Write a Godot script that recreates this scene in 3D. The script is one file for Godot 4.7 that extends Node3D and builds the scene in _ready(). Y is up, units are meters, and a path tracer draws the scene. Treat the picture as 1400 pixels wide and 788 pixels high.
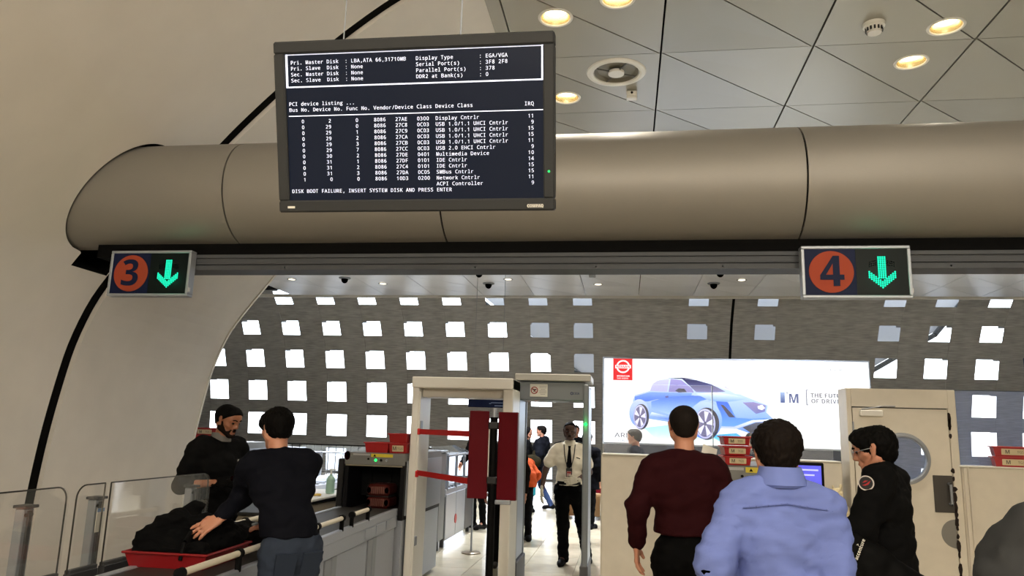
extends Node3D
# Airport security hall: white vaulted shell, metal tube beam, two lane signs, monitor, screening lanes, concrete wall of square windows.

class MB:
	var v := PackedVector3Array()
	var n := PackedVector3Array()
	var u := PackedVector2Array()
	func tri(a: Vector3, b: Vector3, c: Vector3) -> void:  # counter-clockwise seen from outside
		var m := (b - a).cross(c - a).normalized()
		v.append_array([a, c, b])
		n.append_array([m, m, m])
		u.append_array([Vector2.ZERO, Vector2.ZERO, Vector2.ZERO])
	func quad(a: Vector3, b: Vector3, c: Vector3, d: Vector3) -> void:
		tri(a, b, c)
		tri(a, c, d)
	func quaduv(a: Vector3, b: Vector3, c: Vector3, d: Vector3) -> void:  # lower left, lower right, upper right, upper left
		var m := (b - a).cross(c - a).normalized()
		v.append_array([a, c, b, a, d, c])
		n.append_array([m, m, m, m, m, m])
		u.append_array([Vector2(0, 1), Vector2(1, 0), Vector2(1, 1), Vector2(0, 1), Vector2(0, 0), Vector2(1, 0)])
	func squad(a: Vector3, b: Vector3, c: Vector3, d: Vector3, na: Vector3, nb: Vector3, nc: Vector3, nd: Vector3) -> void:
		v.append_array([a, c, b, a, d, c])
		n.append_array([na, nc, nb, na, nd, nc])
		for i in 6: u.append(Vector2.ZERO)
	func box(c: Vector3, s: Vector3, bev := 0.0, bs := Basis()) -> MB:
		var h := s * 0.5
		bev = minf(bev, minf(h.x, minf(h.y, h.z)) * 0.9)
		var faces := [[0, 1, 2], [1, 2, 0], [2, 0, 1]]
		for f in faces:
			for sg in [-1.0, 1.0]:
				var p := []
				for k in [[-1, -1], [1, -1], [1, 1], [-1, 1]]:
					var q := Vector3()
					q[f[0]] = h[f[0]] * sg
					q[f[1]] = (h[f[1]] - bev) * k[0] * sg
					q[f[2]] = (h[f[2]] - bev) * k[1]
					p.append(c + bs * q)
				quad(p[0], p[1], p[2], p[3])
		if bev > 0.0:
			for f in faces:  # edges along axis f[0]
				for s1 in [-1.0, 1.0]:
					for s2 in [-1.0, 1.0]:
						var p := []
						for k in [[-1, 0], [1, 0], [1, 1], [-1, 1]]:
							var q := Vector3()
							q[f[0]] = (h[f[0]] - bev) * k[0]
							q[f[1]] = (h[f[1]] - (bev if k[1] else 0.0)) * s1
							q[f[2]] = (h[f[2]] - (0.0 if k[1] else bev)) * s2
							p.append(c + bs * q)
						if s1 * s2 > 0: quad(p[0], p[1], p[2], p[3])
						else: quad(p[3], p[2], p[1], p[0])
			for sx in [-1.0, 1.0]:
				for sy in [-1.0, 1.0]:
					for sz in [-1.0, 1.0]:
						var q := Vector3(sx, sy, sz)
						var a := c + bs * (q * Vector3(h.x, h.y - bev, h.z - bev))
						var b := c + bs * (q * Vector3(h.x - bev, h.y, h.z - bev))
						var d := c + bs * (q * Vector3(h.x - bev, h.y - bev, h.z))
						if sx * sy * sz > 0: tri(a, b, d)
						else: tri(a, d, b)
		return self
	func cyl(a: Vector3, b: Vector3, ra: float, rb := -1.0, seg := 16, caps := true) -> MB:
		if rb < 0.0: rb = ra
		var ax := (b - a).normalized()
		var e := ax.cross(Vector3.UP if absf(ax.y) < 0.9 else Vector3.RIGHT).normalized()
		var f := ax.cross(e)
		for i in seg:
			var t0 := TAU * i / seg
			var t1 := TAU * (i + 1) / seg
			var d0 := e * cos(t0) + f * sin(t0)
			var d1 := e * cos(t1) + f * sin(t1)
			squad(a + d0 * ra, a + d1 * ra, b + d1 * rb, b + d0 * rb, d0, d1, d1, d0)
			if caps:
				tri(a + d1 * ra, a + d0 * ra, a)
				tri(b + d0 * rb, b + d1 * rb, b)
		return self
	func ring(c: Vector3, ax: Vector3, prof: Array, seg := 32) -> MB:  # lathe: prof of (radius, offset along axis), outside on the left going along
		var e := ax.cross(Vector3.UP if absf(ax.y) < 0.9 else Vector3.RIGHT).normalized()
		var f := ax.cross(e)
		for j in prof.size() - 1:
			var p: Vector2 = prof[j]
			var q: Vector2 = prof[j + 1]
			var t := (q - p).normalized()
			for i in seg:
				var t0 := TAU * i / seg
				var t1 := TAU * (i + 1) / seg
				var d0 := e * cos(t0) + f * sin(t0)
				var d1 := e * cos(t1) + f * sin(t1)
				var n0 := d0 * t.y - ax * t.x
				var n1 := d1 * t.y - ax * t.x
				squad(c + d0 * p.x + ax * p.y, c + d1 * p.x + ax * p.y, c + d1 * q.x + ax * q.y, c + d0 * q.x + ax * q.y, n0, n1, n1, n0)
		return self
	func tube(pts: Array, r: float, seg := 10) -> MB:
		for i in pts.size() - 1:
			cyl(pts[i], pts[i + 1], r, r, seg, i == 0 or i == pts.size() - 2)
			if i > 0: ball(pts[i], Vector3(r, r, r), 6, 8)
		return self
	func ball(c: Vector3, r: Vector3, rows := 10, seg := 16, bs := Basis()) -> MB:
		for i in rows:
			for j in seg:
				var q := []
				for k in [[0, 0], [0, 1], [1, 1], [1, 0]]:
					var th: float = PI * (i + k[0]) / rows
					var ph: float = TAU * (j + k[1]) / seg
					q.append(Vector3(sin(th) * cos(ph), cos(th), sin(th) * sin(ph)))
				squad(c + bs * (q[3] * r), c + bs * (q[2] * r), c + bs * (q[1] * r), c + bs * (q[0] * r), bs * (q[3] / r).normalized(), bs * (q[2] / r).normalized(), bs * (q[1] / r).normalized(), bs * (q[0] / r).normalized())
		return self
	func prism(poly: PackedVector2Array, depth: float, t: Transform3D) -> MB:  # polygon in local xy, extruded from z=0 back to z=-depth
		if Geometry2D.is_polygon_clockwise(poly): poly.reverse()
		var ix := Geometry2D.triangulate_polygon(poly)
		for i in range(0, ix.size(), 3):
			var a := poly[ix[i]]
			var b := poly[ix[i + 1]]
			var c := poly[ix[i + 2]]
			if (b - a).cross(c - a) < 0.0:
				var s := b
				b = c
				c = s
			tri(t * Vector3(a.x, a.y, 0), t * Vector3(b.x, b.y, 0), t * Vector3(c.x, c.y, 0))
			tri(t * Vector3(a.x, a.y, -depth), t * Vector3(c.x, c.y, -depth), t * Vector3(b.x, b.y, -depth))
		for i in poly.size():
			var a := poly[i]
			var b := poly[(i + 1) % poly.size()]
			quad(t * Vector3(a.x, a.y, -depth), t * Vector3(b.x, b.y, -depth), t * Vector3(b.x, b.y, 0), t * Vector3(a.x, a.y, 0))
		return self
	func add_mesh(m: Mesh, t: Transform3D) -> MB:
		for s in m.get_surface_count():
			var ar := m.surface_get_arrays(s)
			var vs: PackedVector3Array = ar[Mesh.ARRAY_VERTEX]
			var ns: PackedVector3Array = ar[Mesh.ARRAY_NORMAL]
			var ix: PackedInt32Array = ar[Mesh.ARRAY_INDEX] if ar[Mesh.ARRAY_INDEX] else PackedInt32Array(range(vs.size()))
			for i in ix:
				v.append(t * vs[i])
				n.append((t.basis * ns[i]).normalized())
				u.append(Vector2.ZERO)
		return self
	func mesh() -> ArrayMesh:
		var ar := []
		ar.resize(Mesh.ARRAY_MAX)
		ar[Mesh.ARRAY_VERTEX] = v
		ar[Mesh.ARRAY_NORMAL] = n
		ar[Mesh.ARRAY_TEX_UV] = u
		var m := ArrayMesh.new()
		if v.size() > 2: m.add_surface_from_arrays(Mesh.PRIMITIVE_TRIANGLES, ar)
		return m

var used := {}
var M := {}
var fonts := {}
var rng := RandomNumberGenerator.new()

func numbered(called: String) -> String:
	if not used.has(called):
		used[called] = 0
		return called
	used[called] += 1
	return "%s_%03d" % [called, used[called]]

func tag(o: Node, label: String, category := "", group := "", kind := "") -> void:
	if label: o.set_meta("label", label)
	if category: o.set_meta("category", category)
	if group: o.set_meta("group", group)
	if kind: o.set_meta("kind", kind)

func thing(called: String, label: String, category: String, at := Vector3.ZERO, turn := 0.0, group := "") -> Node3D:
	var o := Node3D.new()
	o.name = numbered(called)
	o.position = at
	o.rotation.y = turn
	add_child(o)
	tag(o, label, category, group)
	return o

func part(called: String, mb, m: Material, parent: Node3D, label := "") -> MeshInstance3D:
	var o := MeshInstance3D.new()
	o.name = called if parent != self else numbered(called)
	o.mesh = mb.mesh() if mb is MB else mb
	o.material_override = m
	parent.add_child(o, true)
	if label: o.set_meta("label", label)
	return o

func solo(called: String, label: String, category: String, mb, m: Material, at := Vector3.ZERO, turn := 0.0, group := "") -> MeshInstance3D:
	var o := part(called, mb, m, self)
	o.position = at
	o.rotation.y = turn
	tag(o, label, category, group)
	return o

func struct(called: String, label: String, mb, m: Material) -> MeshInstance3D:
	var o := part(called, mb, m, self)
	tag(o, label, "", "", "structure")
	return o

func dup(o: Node3D, label: String, at: Vector3, turn := 0.0) -> Node3D:
	var c: Node3D = o.duplicate()
	c.name = numbered(str(o.name).rstrip("0123456789").trim_suffix("_"))
	add_child(c)
	c.position = at
	c.rotation.y = turn
	c.set_meta("label", label)
	return c

func mat(r: float, g: float, b: float, rough := 0.6, metal := 0.0) -> StandardMaterial3D:
	var m := StandardMaterial3D.new()
	m.albedo_color = Color(r, g, b)
	m.roughness = rough
	m.metallic = metal
	return m

func dull(r: float, g: float, b: float, rough := 0.6) -> StandardMaterial3D:  # little sheen
	var m := mat(r, g, b, rough)
	m.metallic_specular = 0.22
	return m

func glow(r: float, g: float, b: float, e: float) -> StandardMaterial3D:
	var m := mat(r, g, b, 0.5)
	m.emission_enabled = true
	m.emission = Color(r, g, b)
	m.emission_energy_multiplier = e
	return m

func noise_tex(freq: float, lo: Color, hi: Color, oct := 4, size := 256, as_normal := false, bump := 4.0) -> NoiseTexture2D:
	var f := FastNoiseLite.new()
	f.seed = 11 + used.size()
	f.frequency = freq
	f.fractal_octaves = oct
	var t := NoiseTexture2D.new()
	t.width = size
	t.height = size
	t.seamless = true
	t.noise = f
	if as_normal:
		t.as_normal_map = true
		t.bump_strength = bump
	else:
		var g := Gradient.new()
		g.set_color(0, lo)
		g.set_color(1, hi)
		t.color_ramp = g
	return t

func textured(m: StandardMaterial3D, freq: float, amount: float, scale: Vector3, oct := 4) -> StandardMaterial3D:
	m.albedo_texture = noise_tex(freq, Color(1 - amount, 1 - amount, 1 - amount), Color(1, 1, 1), oct)
	m.uv1_triplanar = true
	m.uv1_world_triplanar = true
	m.uv1_scale = scale
	return m

func text_mesh(s: String, h: float, mono := false, bold := false) -> TextMesh:  # h: font size in metres
	var key := "%s%s" % [mono, bold]
	if not fonts.has(key):
		var f := SystemFont.new()
		f.font_names = PackedStringArray(["Droid Sans Mono" if mono else "Droid Sans"])
		if bold: f.font_weight = 700
		fonts[key] = f
	var t := TextMesh.new()
	t.font = fonts[key]
	t.font_size = 48
	t.pixel_size = h / 48.0
	t.depth = 0.001
	t.curve_step = 4.0
	t.text = s
	t.horizontal_alignment = HORIZONTAL_ALIGNMENT_LEFT
	t.vertical_alignment = VERTICAL_ALIGNMENT_CENTER
	return t

func write(mb: MB, s: String, h: float, t: Transform3D, mono := false, bold := false, centred := false, sx := 1.0) -> void:
	var tm := text_mesh(s, h, mono, bold)
	if centred: tm.horizontal_alignment = HORIZONTAL_ALIGNMENT_CENTER
	mb.add_mesh(tm, t * Transform3D(Basis.from_scale(Vector3(sx, 1, 1)), Vector3.ZERO))

func T(x: float, y: float, z: float, yaw := 0.0, pitch := 0.0, roll := 0.0) -> Transform3D:
	return Transform3D(Basis.from_euler(Vector3(pitch, yaw, roll)), Vector3(x, y, z))

func V(x: float, y: float, z: float) -> Vector3:
	return Vector3(x, y, z)

func rect(w: float, h: float, r := 0.0, seg := 5) -> PackedVector2Array:
	var p := PackedVector2Array()
	if r <= 0.0: return PackedVector2Array([Vector2(-w / 2, -h / 2), Vector2(w / 2, -h / 2), Vector2(w / 2, h / 2), Vector2(-w / 2, h / 2)])
	for c in [[1, 1, 0], [-1, 1, 1], [-1, -1, 2], [1, -1, 3]]:
		for i in seg + 1:
			var a: float = (c[2] + float(i) / seg) * PI / 2
			p.append(Vector2(c[0] * (w / 2 - r), c[1] * (h / 2 - r)) + Vector2(cos(a), sin(a)) * r)
	return p

func disc(r: float, seg := 40) -> PackedVector2Array:
	var p := PackedVector2Array()
	for i in seg: p.append(Vector2(cos(TAU * i / seg), sin(TAU * i / seg)) * r)
	return p

func spot(at: Vector3, energy: float, col: Color, angle := 60.0, size := 0.06) -> void:
	var l := SpotLight3D.new()
	l.name = "lamp_light"
	l.position = at
	l.rotation.x = -PI / 2
	l.light_color = col
	l.light_energy = energy
	l.spot_angle = angle
	l.spot_angle_attenuation = 0.6
	l.spot_range = 30.0
	l.spot_attenuation = 2.0
	l.light_size = size
	l.shadow_enabled = true
	add_child(l, true)

func area(at: Vector3, size: Vector2, energy: float, col: Color, rot: Vector3) -> void:
	var l := AreaLight3D.new()
	l.name = "panel_light"
	l.position = at
	l.rotation = rot
	l.area_size = size
	l.light_color = col
	l.light_energy = energy
	l.area_range = 40.0
	l.area_attenuation = 2.0
	l.shadow_enabled = true
	add_child(l, true)

func _ready() -> void:
	rng.seed = 7
	# ---- camera, sky, exposure
	var cam := Camera3D.new()
	cam.name = "camera"
	cam.position = Vector3(0, 1.6, 0)
	cam.rotation = Vector3(deg_to_rad(10.72), deg_to_rad(8.83), deg_to_rad(1.72))
	cam.fov = 2.0 * rad_to_deg(atan(394.0 / 1024.0))
	cam.near = 0.05
	cam.far = 400.0
	add_child(cam)
	var env := Environment.new()
	env.background_mode = Environment.BG_SKY
	var sm := ProceduralSkyMaterial.new()
	sm.sky_top_color = Color(0.86, 0.92, 1.0)
	sm.sky_horizon_color = Color(0.97, 0.98, 1.0)
	sm.ground_horizon_color = Color(0.8, 0.82, 0.85)
	sm.ground_bottom_color = Color(0.5, 0.5, 0.5)
	sm.sun_angle_max = 1.0
	var sky := Sky.new()
	sky.sky_material = sm
	env.sky = sky
	env.background_energy_multiplier = SKY
	env.tonemap_mode = Environment.TONE_MAPPER_LINEAR
	env.tonemap_exposure = 1.0
	env.sdfgi_enabled = true
	env.ssao_enabled = true
	env.ssil_enabled = true
	var we := WorldEnvironment.new()
	we.name = "world_environment"
	we.environment = env
	add_child(we)
	# unseen luminous panels added to light front and rear hall (fittings built with the ceiling)
	for p in ADDED_HALL_PANELS: area(V(p[0], CEIL - 0.05, p[1]), Vector2(p[2], p[3]), HALL_E, WARM, V(-PI / 2, 0, 0))
	for p in ADDED_REAR_PANELS: spot(V(p[0], CEIL - 0.06, p[1]), REAR_E, Color(0.93, 0.96, 1.0), 56.0, 0.5)
	area(V(2.045, 2.235, -14.92), Vector2(4.9, 1.6), 5.0, Color(0.9, 0.95, 1.0), V(0, PI, 0))
	materials()
	shell()
	overhead()
	lanes()
	booth()
	background()
	people()

const SKY := 7.0
const CEIL := 5.42
const WARM := Color(1.0, 0.955, 0.88)
const HALL_E := 5.0
const REAR_E := 150.0
const ADDED_REAR_PANELS := [[-7.0, -13.0, 2.0, 1.2], [-2.0, -13.0, 2.0, 1.2], [3.0, -13.0, 2.0, 1.2], [8.0, -13.0, 2.0, 1.2]]  # unseen rear panels added to brighten the concrete wall and rear ceiling
const GLOBE_E := 7.0
const ADDED_GLOBES := [[-0.8, 3.7, 1.6], [2.8, 3.7, 1.6], [-0.8, 3.7, 4.8], [2.8, 3.7, 4.8]]  # unseen globe lamps added behind the camera to light the shell wall evenly
const ADDED_HALL_PANELS := [[0.6, 3.0, 1.4, 1.4], [4.6, 3.0, 1.4, 1.4], [2.6, -1.6, 1.2, 0.6]]  # unseen ceiling panels added to light the front hall

func materials() -> void:
	M.plaster = textured(mat(0.86, 0.84, 0.81, 0.75), 0.02, 0.035, V(0.5, 0.5, 0.5))
	M.black = dull(0.03, 0.03, 0.034, 0.6)
	M.dark = mat(0.1, 0.1, 0.105, 0.5)
	M.white = mat(0.88, 0.87, 0.84, 0.4)
	M.cream = textured(mat(0.86, 0.83, 0.77, 0.45), 0.03, 0.03, V(0.8, 0.8, 0.8))
	M.tube = textured(mat(0.53, 0.515, 0.49, 0.5, 0.3), 0.3, 0.06, V(0.3, 14, 14))
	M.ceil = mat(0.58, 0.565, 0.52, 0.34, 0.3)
	M.ceil_rear_daylit = mat(0.9, 0.91, 0.94, 0.3, 0.0)  # same panels as in front, painted whiter for the daylight on them
	M.steel = textured(mat(0.70, 0.725, 0.77, 0.36, 0.45), 0.2, 0.12, V(0.6, 8, 0.6))
	M.steel_dark = mat(0.26, 0.26, 0.27, 0.45, 0.4)
	M.alu = mat(0.58, 0.60, 0.63, 0.42, 0.4)
	M.greypaint = mat(0.45, 0.46, 0.47, 0.45)
	M.red = mat(0.62, 0.07, 0.085, 0.4)
	M.tape = mat(0.8, 0.06, 0.07, 0.5)
	M.maroon = dull(0.36, 0.03, 0.08, 0.5)
	M.navy = dull(0.07, 0.10, 0.21, 0.5)
	M.orange = dull(0.58, 0.25, 0.17, 0.6)
	M.paper = mat(0.85, 0.84, 0.8, 0.7)
	M.yellow = mat(0.8, 0.72, 0.15, 0.5)
	M.rubber = dull(0.05, 0.05, 0.055, 0.7)
	M.belt = textured(mat(0.2, 0.19, 0.18, 0.5), 0.1, 0.2, V(3, 3, 3))
	M.tan = mat(0.6, 0.47, 0.33, 0.5)
	M.railwhite = mat(0.86, 0.83, 0.76, 0.4)
	var g := StandardMaterial3D.new()
	g.transparency = BaseMaterial3D.TRANSPARENCY_ALPHA
	g.albedo_color = Color(0.8, 0.82, 0.8, 0.045)
	g.roughness = 0.02
	M.glass = g
	var gd := StandardMaterial3D.new()
	gd.transparency = BaseMaterial3D.TRANSPARENCY_ALPHA
	gd.albedo_color = Color(0.62, 0.72, 0.95, 0.2)
	gd.roughness = 0.02
	M.boothglass = gd
	var gc: StandardMaterial3D = gd.duplicate()
	gc.albedo_color = Color(0.8, 0.85, 0.95, 0.05)
	M.clearglass = gc
	M.concrete = textured(mat(0.765, 0.765, 0.765, 0.85), 0.06, 0.3, V(0.12, 1.9, 0.5), 5)
	M.floor = textured(mat(0.68, 0.64, 0.55, 0.2), 0.02, 0.08, V(0.6, 0.6, 0.6))
	M.grout = mat(0.5, 0.47, 0.42, 0.6)
	M.lamp = glow(1.0, 0.9, 0.7, 6.0)
	M.lampcool = glow(1.0, 0.95, 0.85, 3.0)
	M.green = glow(0.12, 0.93, 0.72, 1.5)
	M.greenlamp = glow(0.15, 1.0, 0.4, 2.5)
	M.screentext = glow(0.85, 0.87, 0.95, 0.9)
	M.screen = dull(0.05, 0.055, 0.075, 0.25)
	M.screen.emission_enabled = true
	M.screen.emission = Color(0.5, 0.6, 0.8)
	M.screen.emission_energy_multiplier = 0.035
	M.jointdark = dull(0.03, 0.03, 0.03, 0.9)

# section of the white shell: X of the wall at height y
const SEC_Y := [-0.1, 0.5, 1.0, 1.5, 2.0, 2.25, 2.5, 2.7, 3.0, 3.3, 3.6, 3.9, 4.2, 4.5, 4.82, 5.14, 5.42]
const SEC_X := [-4.68, -4.66, -4.635, -4.585, -4.50, -4.435, -4.335, -4.215, -3.99, -3.76, -3.53, -3.28, -2.99, -2.67, -2.30, -1.84, -1.27]

func section() -> PackedVector2Array:
	var c := Curve2D.new()
	for i in SEC_Y.size():
		var t := Vector2.ZERO
		if i > 0 and i < SEC_Y.size() - 1: t = Vector2(SEC_X[i + 1] - SEC_X[i - 1], SEC_Y[i + 1] - SEC_Y[i - 1]) / 6.0
		c.add_point(Vector2(SEC_X[i], SEC_Y[i]), -t, t)
	var p := PackedVector2Array()
	for i in 65: p.append(c.sample_baked(c.get_baked_length() * i / 64.0, true))
	return p

func offset_section(sec: PackedVector2Array, d: float) -> PackedVector2Array:
	var o := PackedVector2Array()
	for i in sec.size():
		var t := (sec[mini(i + 1, sec.size() - 1)] - sec[maxi(i - 1, 0)]).normalized()
		o.append(sec[i] + Vector2(-t.y, t.x) * d)
	return o

func strip(sec: PackedVector2Array, z0: float, z1: float, d0: float, d1: float) -> MB:  # a band of the shell between two depths, from offset d0 to d1 (thickness)
	var mb := MB.new()
	var a := offset_section(sec, d0)
	var b := offset_section(sec, d1)
	for i in sec.size() - 1:
		var t := (sec[i + 1] - sec[i]).normalized()
		var nn := Vector3(t.y, -t.x, 0)
		var A := [V(a[i].x, a[i].y, z0), V(a[i + 1].x, a[i + 1].y, z0), V(a[i + 1].x, a[i + 1].y, z1), V(a[i].x, a[i].y, z1)]
		var B := [V(b[i].x, b[i].y, z0), V(b[i + 1].x, b[i + 1].y, z0), V(b[i + 1].x, b[i + 1].y, z1), V(b[i].x, b[i].y, z1)]
		mb.squad(A[3], A[2], A[1], A[0], nn, nn, nn, nn)
		mb.squad(B[0], B[1], B[2], B[3], -nn, -nn, -nn, -nn)
		mb.quad(A[0], A[1], B[1], B[0])
		mb.quad(A[2], A[3], B[3], B[2])
	return mb

func hole_span(y: float) -> Vector2:  # the opening for the tube and its rail at height y: front and back depth
	var w := 0.408 * 0.408 - (y - 3.248) * (y - 3.248)
	var f := -9.0
	var b := 9.0
	if w > 0.0:
		f = -5.0 + sqrt(w)
		b = -5.0 - sqrt(w)
	if y > 2.735 and y < 2.935:
		f = maxf(f, -5.02)
		b = minf(b, -5.42)
	return Vector2(f, b)

func sec_at(sec: PackedVector2Array, y: float, d: float) -> Array:  # point and normal of the shell at height y, offset d
	for i in sec.size() - 1:
		if sec[i + 1].y >= y or i == sec.size() - 2:
			var k := (y - sec[i].y) / (sec[i + 1].y - sec[i].y)
			var t := (sec[i + 1] - sec[i]).normalized()
			var t0 := (sec[i] - sec[maxi(i - 1, 0)]).normalized() if i > 0 else t
			var t2 := (sec[mini(i + 2, sec.size() - 1)] - sec[i + 1]).normalized() if i < sec.size() - 2 else t
			t = ((t0 + t).lerp(t + t2, k)).normalized()
			return [sec[i].lerp(sec[i + 1], k) + Vector2(-t.y, t.x) * d, V(t.y, -t.x, 0)]
	return []

func hole_band(sec: PackedVector2Array, lining: bool) -> MB:
	var mb := MB.new()
	var ys := []
	for q in sec:
		if q.y < 2.70 or q.y > 3.70: ys.append(q.y)
	for k in 101: ys.append(2.70 + k * 0.01)
	for y in [2.7351, 2.7349, 2.9349, 2.9351, 2.8401, 3.6559]: ys.append(y)
	ys.sort()
	for i in ys.size() - 1:
		var a := sec_at(sec, ys[i], 0.0)
		var b := sec_at(sec, ys[i + 1], 0.0)
		var ha := hole_span(ys[i])
		var hb := hole_span(ys[i + 1])
		var open: bool = ha.x > -8.0 and hb.x > -8.0
		var P := func(q: Array, z: float) -> Vector3: return V(q[0].x, q[0].y, z)
		if not lining:
			if open:
				mb.squad(P.call(b, -4.5), P.call(a, -4.5), P.call(a, ha.x), P.call(b, hb.x), b[1], a[1], a[1], b[1])
				mb.squad(P.call(b, hb.y), P.call(a, ha.y), P.call(a, -5.43), P.call(b, -5.43), b[1], a[1], a[1], b[1])
			else: mb.squad(P.call(b, -4.5), P.call(a, -4.5), P.call(a, -5.43), P.call(b, -5.43), b[1], a[1], a[1], b[1])
			var oa := sec_at(sec, ys[i], 0.4)
			var ob := sec_at(sec, ys[i + 1], 0.4)
			mb.squad(P.call(oa, -4.5), P.call(ob, -4.5), P.call(ob, -5.43), P.call(oa, -5.43), -a[1], -b[1], -b[1], -a[1])
			mb.quad(P.call(a, -5.43), P.call(oa, -5.43), P.call(ob, -5.43), P.call(b, -5.43))
		elif open:
			var ia := sec_at(sec, ys[i], 0.38)
			var ib := sec_at(sec, ys[i + 1], 0.38)
			mb.quad(P.call(a, ha.x), P.call(b, hb.x), P.call(ib, hb.x), P.call(ia, ha.x))
			mb.quad(P.call(b, hb.y), P.call(a, ha.y), P.call(ia, ha.y), P.call(ib, hb.y))
			mb.quad(P.call(ib, hb.x), P.call(ia, ha.x), P.call(ia, ha.y), P.call(ib, hb.y))
	if lining:
		for y in [2.7352, 2.9352]:
			var a := sec_at(sec, y, 0.0)
			var c := sec_at(sec, y, 0.38)
			mb.quad(V(a[0].x, y, -5.02), V(a[0].x, y, -5.42), V(c[0].x, c[0].y, -5.42), V(c[0].x, c[0].y, -5.02))
	return mb

func shell() -> void:
	var sec := section()
	# the white vaulted wall, with a hole for the tube beam and its rail
	var shell_mb := strip(sec, 8.0, -4.5, 0.0, 0.4)
	for extra in [strip(sec, -5.57, -7.6, 0.0, 0.4), hole_band(sec, false)]:
		shell_mb.v.append_array(extra.v)
		shell_mb.n.append_array(extra.n)
		shell_mb.u.append_array(extra.u)
	struct("wall_left", "curved white shell wall sweeping up over the hall on the left", shell_mb, M.plaster)
	struct("trim_1", "black expansion joint curving up the white shell wall", strip(sec, -5.41, -5.59, 0.04, 0.06), M.jointdark)
	struct("trim_2", "bright white edge band of the shell arch", strip(sec, -7.6, -7.63, -0.012, 0.4), M.white)
	struct("trim_3", "lining painted black as shade inside the opening that takes the tube end", hole_band(sec, true), M.jointdark)  # painted black to stand for the unlit gap around the tube end
	# cornice between shell and ceiling
	struct("trim_4", "tan cornice strip where the white shell meets the ceiling", MB.new().box(V(-1.205, 5.44, -2.2), V(0.13, 0.06, 13.6)), M.ceil)
	# closing walls out of sight
	struct("wall_arch", "white return wall behind the shell arch", MB.new().box(V(-11.0, 3.6, -7.4), V(12.4, 7.2, 0.35)).box(V(-3.4, 6.6, -7.4), V(4.4, 1.4, 0.35)), M.plaster)
	struct("wall_side", "plain white side wall of the rear hall", MB.new().box(V(-17.3, 3.5, -16), V(0.4, 7.4, 18)), M.plaster)
	struct("wall_right", "plain white wall at the right of the hall", MB.new().box(V(13.2, 3.5, -8), V(0.4, 7.4, 34)), M.plaster)
	struct("wall_front", "plain white wall behind the camera", MB.new().box(V(4, 3.5, 8.2), V(20, 7.4, 0.4)), M.plaster)
	# floor: slab and, in view, separate tiles
	var fl := struct("floor", "pale beige polished tile floor", MB.new().box(V(-2, -0.16, -8.5), V(32, 0.3, 34)), M.grout)
	var fm := [M.floor]
	for k in 2:
		var m: StandardMaterial3D = M.floor.duplicate()
		m.albedo_color = m.albedo_color * [0.96, 1.03][k]
		fm.append(m)
	var tile := MB.new().box(V(0, -0.005, 0), V(0.596, 0.012, 0.596), 0.002).mesh()
	for i in range(-8, 2):
		for j in range(12, 27):
			var o := part("tile", tile, fm[rng.randi() % 3], fl)
			o.position = V(0.3 + i * 0.6, 0, -0.3 - j * 0.6)
	var rest := MB.new()
	for b in [[-16.5, -4.8, -24.6, -7.2], [1.2, 12.9, -24.6, -7.2], [-4.8, 1.2, -24.6, -16.2], [-4.7, 12.9, -7.2, 7.9]]:
		rest.box(V((b[0] + b[1]) / 2, -0.005, (b[2] + b[3]) / 2), V(b[1] - b[0], 0.012, b[3] - b[2]))
	part("tile_field", rest, M.floor, fl)
	# ceiling: slab and triangular metal panels
	var ce := struct("ceiling", "ceiling of triangular pale metal panels with dark joints", MB.new().box(V(5.5, CEIL + 0.3, 0.0), V(15.3, 0.2, 16.5)).box(V(-2, CEIL + 0.3, -14.82), V(30.6, 0.2, 13.1)), M.jointdark)
	var nx := 1.4835
	var nz := 1.39
	var meshes := {}
	for kind in 2:
		var mb := MB.new()
		var g1 := 0.010
		var g2 := 0.004
		var x0 := g1
		var x1 := nx - g1
		var z0 := -g2
		var z1 := -nz + g2
		var P := [V(x0, 0, z0), V(x1, 0, z1), V(x1, 0, z0)] if kind == 0 else [V(x0, 0, z0), V(x0, 0, z1), V(x1, 0, z1)]
		var sh := V(0.012, 0, 0.004) if kind == 0 else V(-0.0, 0, -0.004)
		if kind == 0: P[0] += V(0.02, 0, 0)
		else: P[2] -= V(0.02, 0, 0)
		var mid: Vector3 = (P[0] + P[1] + P[2]) / 3.0 + V(0, 0.006, 0)
		for i in 3:
			var a: Vector3 = P[i]
			var b: Vector3 = P[(i + 1) % 3]
			if kind == 0: mb.tri(a, b, mid)
			else: mb.tri(b, a, mid)
			var up := V(0, 0.04, 0)
			if kind == 0: mb.quad(b, a, a + up, b + up)
			else: mb.quad(a, b, b + up, a + up)
		if mb.n[0].y > 0.0:
			var f := MB.new()
			for i in range(0, mb.v.size(), 3): f.tri(mb.v[i], mb.v[i + 1], mb.v[i + 2])
			mb = f
		meshes[kind] = mb.mesh()
	var cm := []
	for k in 3:
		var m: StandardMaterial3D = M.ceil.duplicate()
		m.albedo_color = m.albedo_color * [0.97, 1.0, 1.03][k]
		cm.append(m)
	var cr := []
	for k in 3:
		var m: StandardMaterial3D = M.ceil_rear_daylit.duplicate()
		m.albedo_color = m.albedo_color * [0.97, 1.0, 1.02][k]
		cr.append(m)
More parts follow.
